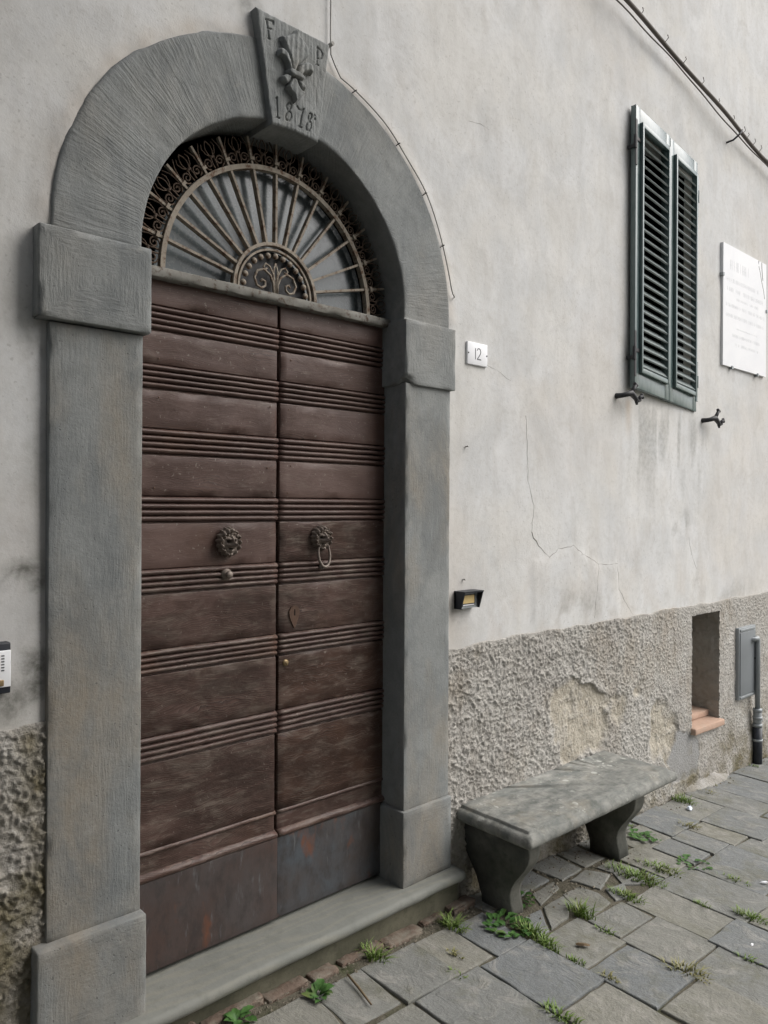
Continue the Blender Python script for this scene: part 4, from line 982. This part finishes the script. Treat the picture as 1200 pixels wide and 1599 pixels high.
# ================================================================== SMALL THINGS ON THE WALL
def plaque():
    p = empty('marble_plaque', (5.16, 0, 2.55), 'white marble memorial plaque with faded lettering and a cracked corner', 'plaque')
    P = [(4.828,2.55),(5.50,2.55),(5.50,3.322),(5.38,3.322),(5.372,3.29),(5.36,3.322),(4.828,3.322)]
    plate('slab', P, -.016, .012, M['marble'], p)
    rnd = random.Random(3); yy = -.0164
    rows = [(3.17, .10, .3, .07), (3.09, .05, .5, .03), (3.03, .06, .55, .03), (2.985, .2, .35, .02), (2.93, .04, .60, .026), (2.865, .05, .58, .026), (2.80, .2, .32, .008), (2.745, .14, .42, .024), (2.69, .16, .38, .022)]
    k = MB()
    for z, a, L, h in rows:
        x = 4.828 + a
        while x < 4.828 + a + L:
            g = rnd.uniform(.008, .020)
            if rnd.random() < .82:
                k.box(x, x + .0022, yy, -.012, z, z + h * .9); 
                if rnd.random() < .7: k.box(x, x + g * .7, yy, -.012, z + h * rnd.choice((0, .4, .85)), z + h * rnd.choice((0, .4, .85)) + .002) if False else k.box(x + .003, x + g * .7 + .003, yy, -.012, z + h * .4, z + h * .4 + .002)
            x += g
    lt = k.build('lettering', M['faint'], p); lt['kind'] = 'stuff'
    V, F = tube([(5.372,-.0160,3.285),(5.40,-.0160,3.24),(5.415,-.0160,3.20),(5.455,-.0160,3.13),(5.47,-.0160,3.08)], .0016, 5); me_obj('crack', V, F, M['crack'], p)
    V, F = tube([(5.42,-.0160,3.32),(5.425,-.0160,3.26),(5.44,-.0160,3.20)], .0022, 5); me_obj('crack', V, F, M['crack'], p)
    for x, z, dx, dz in ((4.825, 3.12, 1, 0), (5.503, 3.0, -1, 0), (4.96, 2.547, 0, 1), (5.36, 2.547, 0, 1)):
        k = MB(); k.box(x - .010, x + .010, -.022, .01, z - .010, z + .010); k.build('clip', M['galv'], p)
plaque()
def house_number():
    t = empty('house_number_tile', (2.48, 0, 2.245), 'small white house number tile reading 12 beside the stone arch', 'sign')
    rb_obj('tile', (2.418, 2.548, -.011, .01, 2.246, 2.341), M['white'], t, r=.003, cell=.05, amp=0)
    yy = -.0115; k = MB()
    k.box(2.4665, 2.4705, yy, -.007, 2.270, 2.317)
    two = [(2.4805, 2.309), (2.484, 2.316), (2.492, 2.318), (2.500, 2.314), (2.503, 2.306), (2.501, 2.297), (2.494, 2.288), (2.484, 2.276), (2.480, 2.2715)]
    k.tube([(x, yy + .001, z) for x, z in two], .0021, 6); k.box(2.479, 2.505, yy, -.007, 2.2695, 2.2738)
    k.build('numeral', M['ink'], t)
    for x in (2.424, 2.542):
        k = MB(); k.tube([(x, -.007, 2.293), (x, -.0135, 2.293)], [.0035, .0028], 8); k.build('screw', M['iron'], t)
house_number()
def bell():
    b = empty('doorbell', (2.40, 0, 1.22), 'small black hooded doorbell with a yellowed name card', 'doorbell')
    x0, x1, z0, z1 = 2.352, 2.470, 1.228, 1.300
    k = MB(); k.box(x0, x1, -.012, .01, z0, z1); k.build('back_plate', M['black'], b)
    # hood: top and two cheeks deeper at the top than below
    dt, db = -.062, -.040
    k = MB()
    for a, c in ((x0, x0 + .005), (x1 - .005, x1)):
        k.add([(a,0,z0),(c,0,z0),(c,db,z0),(a,db,z0),(a,0,z1),(c,0,z1),(c,dt,z1),(a,dt,z1)], [(0,1,2,3),(7,6,5,4),(0,4,5,1),(1,5,6,2),(2,6,7,3),(3,7,4,0)])
    k.add([(x0,0,z1-.005),(x1,0,z1-.005),(x1,dt,z1-.005),(x0,dt,z1-.005),(x0-.001,0,z1+.001),(x1+.001,0,z1+.001),(x1+.001,dt-.001,z1+.001),(x0-.001,dt-.001,z1+.001)], [(0,1,2,3),(7,6,5,4),(0,4,5,1),(1,5,6,2),(2,6,7,3),(3,7,4,0)])
    k.build('hood', M['black'], b)
    k = MB(); k.box(x0 + .006, x1 - .006, -.032, -.010, z0 + .001, z1 - .006); k.build('bezel', M['galv'], b)
    k = MB(); k.box(x0 + .016, x1 - .022, -.0335, -.03, z0 + .010, z1 - .014); k.build('card_recess', M['black'], b)
    k = MB(); k.box(x0 + .020, x1 - .028, -.0345, -.032, z0 + .021, z1 - .018); k.build('name_card', M['yellow'], b)
    k = MB(); k.box(x0 + .020, x1 - .028, -.0345, -.032, z0 + .012, z0 + .0165); k.build('name_strip', M['faint'], b)
bell()
def intercom():
    b = empty('intercom_panel', (.56, 0, 1.16), 'white and black intercom panel on the wall left of the doorway', 'intercom')
    rb_obj('housing', (.490, .630, -.030, .01, 1.163, 1.293), M['black'], b, r=.003, cell=.1, amp=0)
    rb_obj('face', (.494, .6295, -.0335, -.02, 1.180, 1.274), M['white'], b, r=.002, cell=.1, amp=0)
    me = None
    for i in range(6):
        for j in range(5):
            x = .560 + j * .0115; z = 1.222 + i * .0075
            k = MB(); k.box(x, x + .0075, -.0341, -.03, z, z + .0032)
            if me is None: o = k.build('speaker_slot', M['ink'], b); me = o.data; b0 = o.location.copy(); ref = (x, z)
            else: o = link('speaker_slot', me, b); o.location = b0 + Vector((x - ref[0], 0, z - ref[1]))
    rb_obj('button', (.590, .612, -.038, -.03, 1.184, 1.200), M['brass'], b, r=.002, cell=.1, amp=0)
intercom()
def meter():
    m = empty('meter_cover', (5.17, 0, .40), 'grey metal meter cover set in the rough wall beside the pipe', 'meter cover')
    rb_obj('frame', (5.045, 5.305, -.034, .02, .402, .870), M['galv'], m, r=.003, cell=.2, amp=0)
    rb_obj('door', (5.057, 5.293, -.040, -.02, .432, .838), M['cover'], m, r=.002, cell=.2, amp=0)
    for z in (.417, .853): rb_obj('hinge_strip', (5.06, 5.29, -.041, -.02, z - .007, z + .007), M['galv'], m, r=.002, cell=.2, amp=0)
    k = MB(); k.tube([(5.28, -.038, .65), (5.28, -.046, .65)], .006, 8); k.build('lock', M['iron'], m)
meter()
def pipe():
    p = empty('gas_pipe', (5.285, -.05, gz(5.285)), 'thin grey gas pipe with a black sleeve at its foot', 'pipe')
    x, y = 5.290, -.055
    k = MB(); k.tube([(x - .06, .02, .775), (x - .045, y, .780), (x - .012, y, .785), (x, y, .770), (x, y, .74), (x, y, .30)], .0165, 10); k.build('riser', M['galv'], p, True)
    k = MB(); k.tube([(x, y, .31), (x, y, .30), (x, y, .24), (x, y, .19)], [.018, .027, .027, .024], 12); k.build('coupling', M['galv'], p, True)
    for z in (.305, .255, .205): k = MB(); k.tube([(x, y, z - .010), (x, y, z + .010)], .030, 12); k.build('collar', M['galv'], p, True)
    k = MB(); k.box(x + .02, x + .06, y - .012, y + .012, .222, .240); k.build('valve_handle', M['galv'], p)
    k = MB(); k.tube([(x, y, .19), (x, y, gz(x) - .03)], .031, 14); k.build('sleeve', M['black'], p, True)
    k = MB(); k.tube([(x, y, .10), (x, y, .115)], .034, 14); k.build('sleeve_band', M['galv'], p, True)
pipe()
def cables():
    pts = [(3.2,4.275),(3.543,4.256),(3.905,4.226),(4.197,4.180),(4.519,4.113),(4.969,4.040),(5.482,3.985),(6.4,3.90),(7.5,3.84)]
    X = np.linspace(3.2, 7.5, 60); Z = np.interp(X, [p[0] for p in pts], [p[1] for p in pts]); Z = np.convolve(np.r_[Z[:2], Z, Z[-2:]], np.ones(5) / 5, 'valid')
    c = empty('cable_bundle', (4.6, 0, 3.9), 'dark bundled cable sagging across the upper wall above the shutters', 'cable')
    V, F = tube([(x, -.058 + .01 * math.sin(x * 5), z) for x, z in zip(X, Z)], .0115, 8); me_obj('cable', V, F, M['cable'], c, True)
    V, F = tube([(x, -.044, z - .017 - .006 * math.sin(x * 7) ** 2 - .012 * np.exp(-((x - 3.9) / .25) ** 2)) for x, z in zip(X, Z)], .004, 6); me_obj('cable', V, F, M['cable'], c, True)
    rnd = random.Random(9)
    for x in (3.72, 3.99, 4.2, 4.42, 4.63, 4.84, 5.0, 5.06, 5.16, 5.26, 5.4, 5.6, 5.9):
        z = float(np.interp(x, X, Z)); k = MB(); k.tube([(x - .004, -.058, z - .002), (x + .004, -.075, z + .02), (x + .002, -.07, z + .038 + rnd.uniform(-.008, .01)), (x + .014, -.068, z + .040)], .0020, 5); k.build('cable_tie', M['cable'], c)
    z = float(np.interp(4.93, X, Z)); k = MB(); k.tube([(4.90, .01, z - .075), (4.905, -.04, z - .07), (4.91, -.07, z - .05), (4.94, -.077, z - .02), (4.97, -.07, z + .005)], .006, 6); k.build('wall_hook', M['iron'], c, True)
    w_ = empty('arch_wire', (2.0, 0, 2.5), 'thin painted wire running down and round the right side of arch', 'wire')
    P = [(1.682, -.012, 4.6), (1.684, -.012, 3.6), (1.682, -.012, 3.30), (1.683, -.014, 3.238), (1.700, -.016, 3.206)]
    for a in np.linspace(math.radians(75), math.radians(10), 26): P.append((XC + .797 * math.cos(a), -.020 - .003 * math.sin(a * 13), ZC + .797 * math.sin(a) + .002 * math.sin(a * 21)))
    P += [(2.316, -.02, 2.515), (2.326, -.02, 2.505), (2.338, -.005, 2.505)]
    V, F = tube(P, .0026, 6); me_obj('wire', V, F, M['wire'], w_, True)
    for a in (70, 52, 37, 22):
        a = math.radians(a); x, z = XC + .797 * math.cos(a), ZC + .797 * math.sin(a)
        k = MB(); k.tube([(x - .006, -.008, z - .006), (x, -.026, z), (x + .008, -.008, z + .008)], .0018, 5); k.build('staple', M['iron'], w_)
    k = MB(); k.tube([(1.684, 0, 3.275), (1.684, -.024, 3.275)], .007, 8); k.build('junction', M['wire'], w_)
cables()
for (x, z, lab) in ((2.42, 1.90, 'small nail stub in the plaster above the doorbell, halfway to tile'), (2.408, 1.345, 'small nail stub just above the black doorbell')):
    k = MB(); k.tube([(x, .01, z), (x, -.012, z), (x + .001, -.014, z + .002)], [.003, .003, .005], 7); tag(k.build('wall_nail', M['wire']), lab, 'nail', 'nails in the plaster')
# cement fillet at the foot of the wall
def fillet():
    V = []; F = []; n = 14; xs = np.linspace(4.28, 4.98, 30)
    for i, x in enumerate(xs):
        e = math.sin(math.pi * i / 29) ** .6
        for j in range(n):
            a = j / (n - 1); V.append((x, -.006 - .085 * e * a, gz(x) - .02 + (.085 * e) * math.cos(a * math.pi / 2) ** 1.2))
    V = np.array(V); V[:, 1] += (fbm(V, .06, 3, 3) - .5) * .03; V[:, 2] += (fbm(V, .05, 3, 4) - .5) * .03
    F = [(i * n + j, i * n + j + 1, (i + 1) * n + j + 1, (i + 1) * n + j) for i in range(29) for j in range(n - 1)]
    me_obj('cement_fillet', V, F, M['dado'], wall, True, attr=np.tile([0, .35, .45, 1], (len(V), 1)))
fillet()

# ================================================================== WEEDS AND LITTER
def grass_clump(x, y, n, hgt, spread, mat, label, seed, fl=0.0):
    rnd = random.Random(seed); V = []; F = []
    for _ in range(int(n * 1.25)):
        a = rnd.uniform(0, 2 * math.pi); r0 = spread * .8 * rnd.random() ** .7; bx, by = x + r0 * math.cos(a) * .55, y + r0 * math.sin(a) * 1.5
        b = a + rnd.uniform(-1.0, 1.0); L = hgt * .62 * rnd.uniform(.25, 1.15); wd = rnd.uniform(.0018, .0036); lean = rnd.uniform(.35, 1.25) + fl
        dx, dy = math.cos(b), math.sin(b); px, py = -dy, dx; i0 = len(V); m = 4; z0 = gz(bx) - .012
        for k in range(m + 1):
            t = k / m; d = L * lean * t * t * .8 + L * .15 * t; z = z0 + .012 * (k > 0) + L * (t - .38 * lean * t * t); ww = wd * (1 - t) ** .7
            cx, cy = bx + dx * d, by + dy * d
            V.append((cx - px * ww, cy - py * ww, z)); V.append((cx + px * ww, cy + py * ww, z + ww * .5))
        for k in range(m): F.append((i0 + 2 * k, i0 + 2 * k + 1, i0 + 2 * k + 3, i0 + 2 * k + 2))
    tag(me_obj('weed_clump', V, F, mat), label, 'weed', 'weeds in the paving joints')
def leafy(x, y, n, size, label, seed, upright=.6, spread=.02):
    rnd = random.Random(seed); V = []; F = []
    for q in range(n):
        a = q * 2.4 + rnd.uniform(-.3, .3); L = size * rnd.uniform(.6, 1.1); el = rnd.uniform(.15, 1.1) * upright; wd = L * rnd.uniform(.24, .34)
        dx, dy = math.cos(a), math.sin(a); r0 = spread * math.sqrt(rnd.random()); bx, by = x + r0 * math.cos(a + 1), y + r0 * math.sin(a + 1); i0 = len(V); m = 6; lift = rnd.uniform(0, .02) * (size / .06)
        for k in range(m + 1):
            t = k / m; d = L * t * math.cos(el * (1 - .5 * t)); z = gz(bx) - .002 + lift + L * t * math.sin(el) * (1 - .55 * t); ww = wd * (math.sin(math.pi * min(1, .08 + t * .92)) ** .8) * (.35 + .65 * (t > .15)) * (1 + .12 * (-1) ** k)
            cx, cy = bx + dx * d, by + dy * d
            V += [(cx + dy * ww, cy - dx * ww, z + ww * .35), (cx, cy, z), (cx - dy * ww, cy + dx * ww, z + ww * .35)]
        for k in range(m):
            for s in (0, 1): F.append((i0 + 3 * k + s, i0 + 3 * k + s + 1, i0 + 3 * k + s + 4, i0 + 3 * k + s + 3))
    tag(me_obj('weed_clump', V, F, M['broad'], None, True), label, 'weed', 'weeds in the paving joints')
G_, DRY = M['grass'], M['dry']
grass_clump(2.173, -.170, 70, .085, .055, G_, 'star shaped grass tuft at the right end of the doorstep', 1, .3)
grass_clump(1.807, -.125, 70, .075, .055, G_, 'fine grass tuft below the middle of the doorstep', 2, .1)
leafy(1.516, -.190, 15, .046, 'broad leaved weed in the joint below the doorstep', 3, .9)
leafy(1.262, -.125, 15, .046, 'broad leaved weed at the bottom edge under the doorstep end', 4, .9)
leafy(2.345, -.300, 70, .034, 'dense small leaved weed at the foot of the near bench leg', 5, .6, .085)
grass_clump(2.372, -.385, 90, .065, .07, G_, 'grass tuft just in front of the near bench leg', 6)
grass_clump(2.345, -.475, 70, .055, .05, G_, 'pale grass tuft at the corner of slabs before the bench', 7, .2)
grass_clump(2.335, -.605, 35, .028, .035, G_, 'tiny grass tuft in the slab joint near the dry leaf', 8)
grass_clump(2.646, -.425, 80, .085, .06, G_, 'tall thin grass tuft between the slabs before the bench middle', 9)
leafy(2.53, -.20, 30, .035, 'shaded small leaved weed behind the near bench leg', 19, .6, .06)
grass_clump(3.115, -.395, 200, .05, .12, G_, 'broad mossy grass patch in front of the far bench leg', 10, .2)
grass_clump(3.27, -.43, 120, .045, .09, G_, 'flat grass patch right of the far bench leg', 11, .3)
grass_clump(2.915, -.47, 90, .045, .07, G_, 'grass tuft by the round cobble before the bench', 12, .2)
leafy(3.545, -.205, 34, .036, 'low small leaved weed past the end of the bench', 13, .35, .07)
grass_clump(4.19, -.075, 120, .075, .075, M['grass'], 'bright green grass tuft against the wall foot', 14)
grass_clump(3.86, -.27, 40, .05, .06, DRY, 'sparse weed in the joint below the bright tuft', 15, .3)
grass_clump(3.145, -.885, 110, .05, .065, G_, 'bright grass tuft at the right edge joint of the paving', 16, .1)
leafy(3.44, -.50, 26, .03, 'low leaves in the joint above the large blue slab', 17, .3, .07)
grass_clump(2.035, -.745, 80, .045, .06, G_, 'yellow green mossy tuft at the lower edge of the paving', 18, .2)
grass_clump(2.582, -.885, 60, .055, .08, DRY, 'dry pale grass lying in the open slab joint', 20, .5)
grass_clump(3.43, -.69, 30, .03, .06, G_, 'thin grass along the joint of the blue slab', 21, .4)
grass_clump(4.45, -.10, 40, .035, .06, DRY, 'dull low weed at the cement fillet by the wall', 22, .4)
def lump(name, x, y, a, b, h, mat, label, cat, rot, seed, group=None):
    n = 9; V = []; rnd = random.Random(seed)
    for k in range(n):
        q = 2 * math.pi * k / n; rr = rnd.uniform(.75, 1.15); u, v = a * rr * math.cos(q), b * rr * math.sin(q); V.append((x + u * math.cos(rot) - v * math.sin(rot), y + u * math.sin(rot) + v * math.cos(rot), gz(x) + .004 + rnd.uniform(0, h * .4)))
    V += [(v[0] * .6 + x * .4, v[1] * .6 + y * .4, gz(x) + .004 + h * rnd.uniform(.6, 1)) for v in V]; F = [(i, (i + 1) % n, n + (i + 1) % n, n + i) for i in range(n)] + [tuple(n + i for i in range(n)), tuple(range(n - 1, -1, -1))]
    tag(me_obj(name, V, F, mat), label, cat, group)
lump('crumpled_paper', 4.10, -.165, .028, .016, .016, M['paper'], 'crumpled pale blue scrap of paper below the bright grass', 'litter', .3, 1)
lump('dry_leaf', 2.441, -.563, .026, .011, .010, M['stickm'], 'small brown curled dry leaf lying on a slab', 'leaf', -.9, 2)
lump('cigarette_butt', 3.50, -.795, .022, .006, .008, M['white'], 'white cigarette butt on the slab at right edge', 'litter', -.8, 3)
lump('paper_scrap', 2.937, -.967, .010, .006, .004, M['white'], 'tiny white paper scrap on a right hand slab', 'litter', .3, 4)
k = MB(); k.tube([(1.655, -.165, gz(1.66) + .012), (1.640, -.24, gz(1.64) + .008), (1.615, -.33, gz(1.62) + .007)], [.004, .0045, .003], 6); tag(k.build('twig', M['stickm'], None, True), 'thin brown twig lying on the paving below the doorstep', 'twig')

def debris():
    rnd = random.Random(77); V = []; F = []
    def chip(x, y, r):
        i0 = len(V); z = gz(x) + .001
        for k in range(5):
            q = 2 * math.pi * k / 5 + rnd.random(); V.append((x + r * math.cos(q) * rnd.uniform(.6, 1.2), y + r * math.sin(q) * rnd.uniform(.6, 1.2), z - .002))
        V.append((x + rnd.uniform(-.3, .3) * r, y, z + r * rnd.uniform(.4, .9)))
        for k in range(5): F.append((i0 + k, i0 + (k + 1) % 5, i0 + 5))
    for _ in range(260): chip(rnd.uniform(2.36, 3.35), -.02 - .33 * rnd.random() ** 1.3, rnd.uniform(.002, .009))
    for _ in range(240): chip(rnd.uniform(1.2, 2.4), -.10 - .06 * rnd.random() ** 2, rnd.uniform(.0015, .006))
    for _ in range(160): chip(rnd.uniform(3.4, 5.6), -.03 - .09 * rnd.random() ** 2, rnd.uniform(.002, .007))
    o = tag(me_obj('grit', V, F, M['gritm']), 'loose grit and plaster crumbs along the foot of wall', 'grit'); o['kind'] = 'stuff'
debris()

rw = random.Random(31)
TINY = [('tiny weed in the joint left of the near bench leg', 2.04, -.30), ('tiny weed at the lower corner of the slab before doorstep', 1.95, -.40), ('small flat weed between two slabs in front of the bench', 2.60, -.56), ('low weed at the slab corner below the dry leaf', 2.34, -.735), ('tiny weed in the joint right of the large blue slab', 3.10, -.70), ('short weed at the joint near the lower right corner', 2.83, -1.0), ('thin weed beside the wall foot under the niche', 4.62, -.06), ('small weed by the pipe foot', 5.20, -.06), ('low weed beside the far end of the bench at wall foot', 3.62, -.06)]
for i, (lab, x, y) in enumerate(TINY): grass_clump(x, y, 26, .030, .032, DRY if i % 3 == 0 else G_, lab, 300 + i, .4)
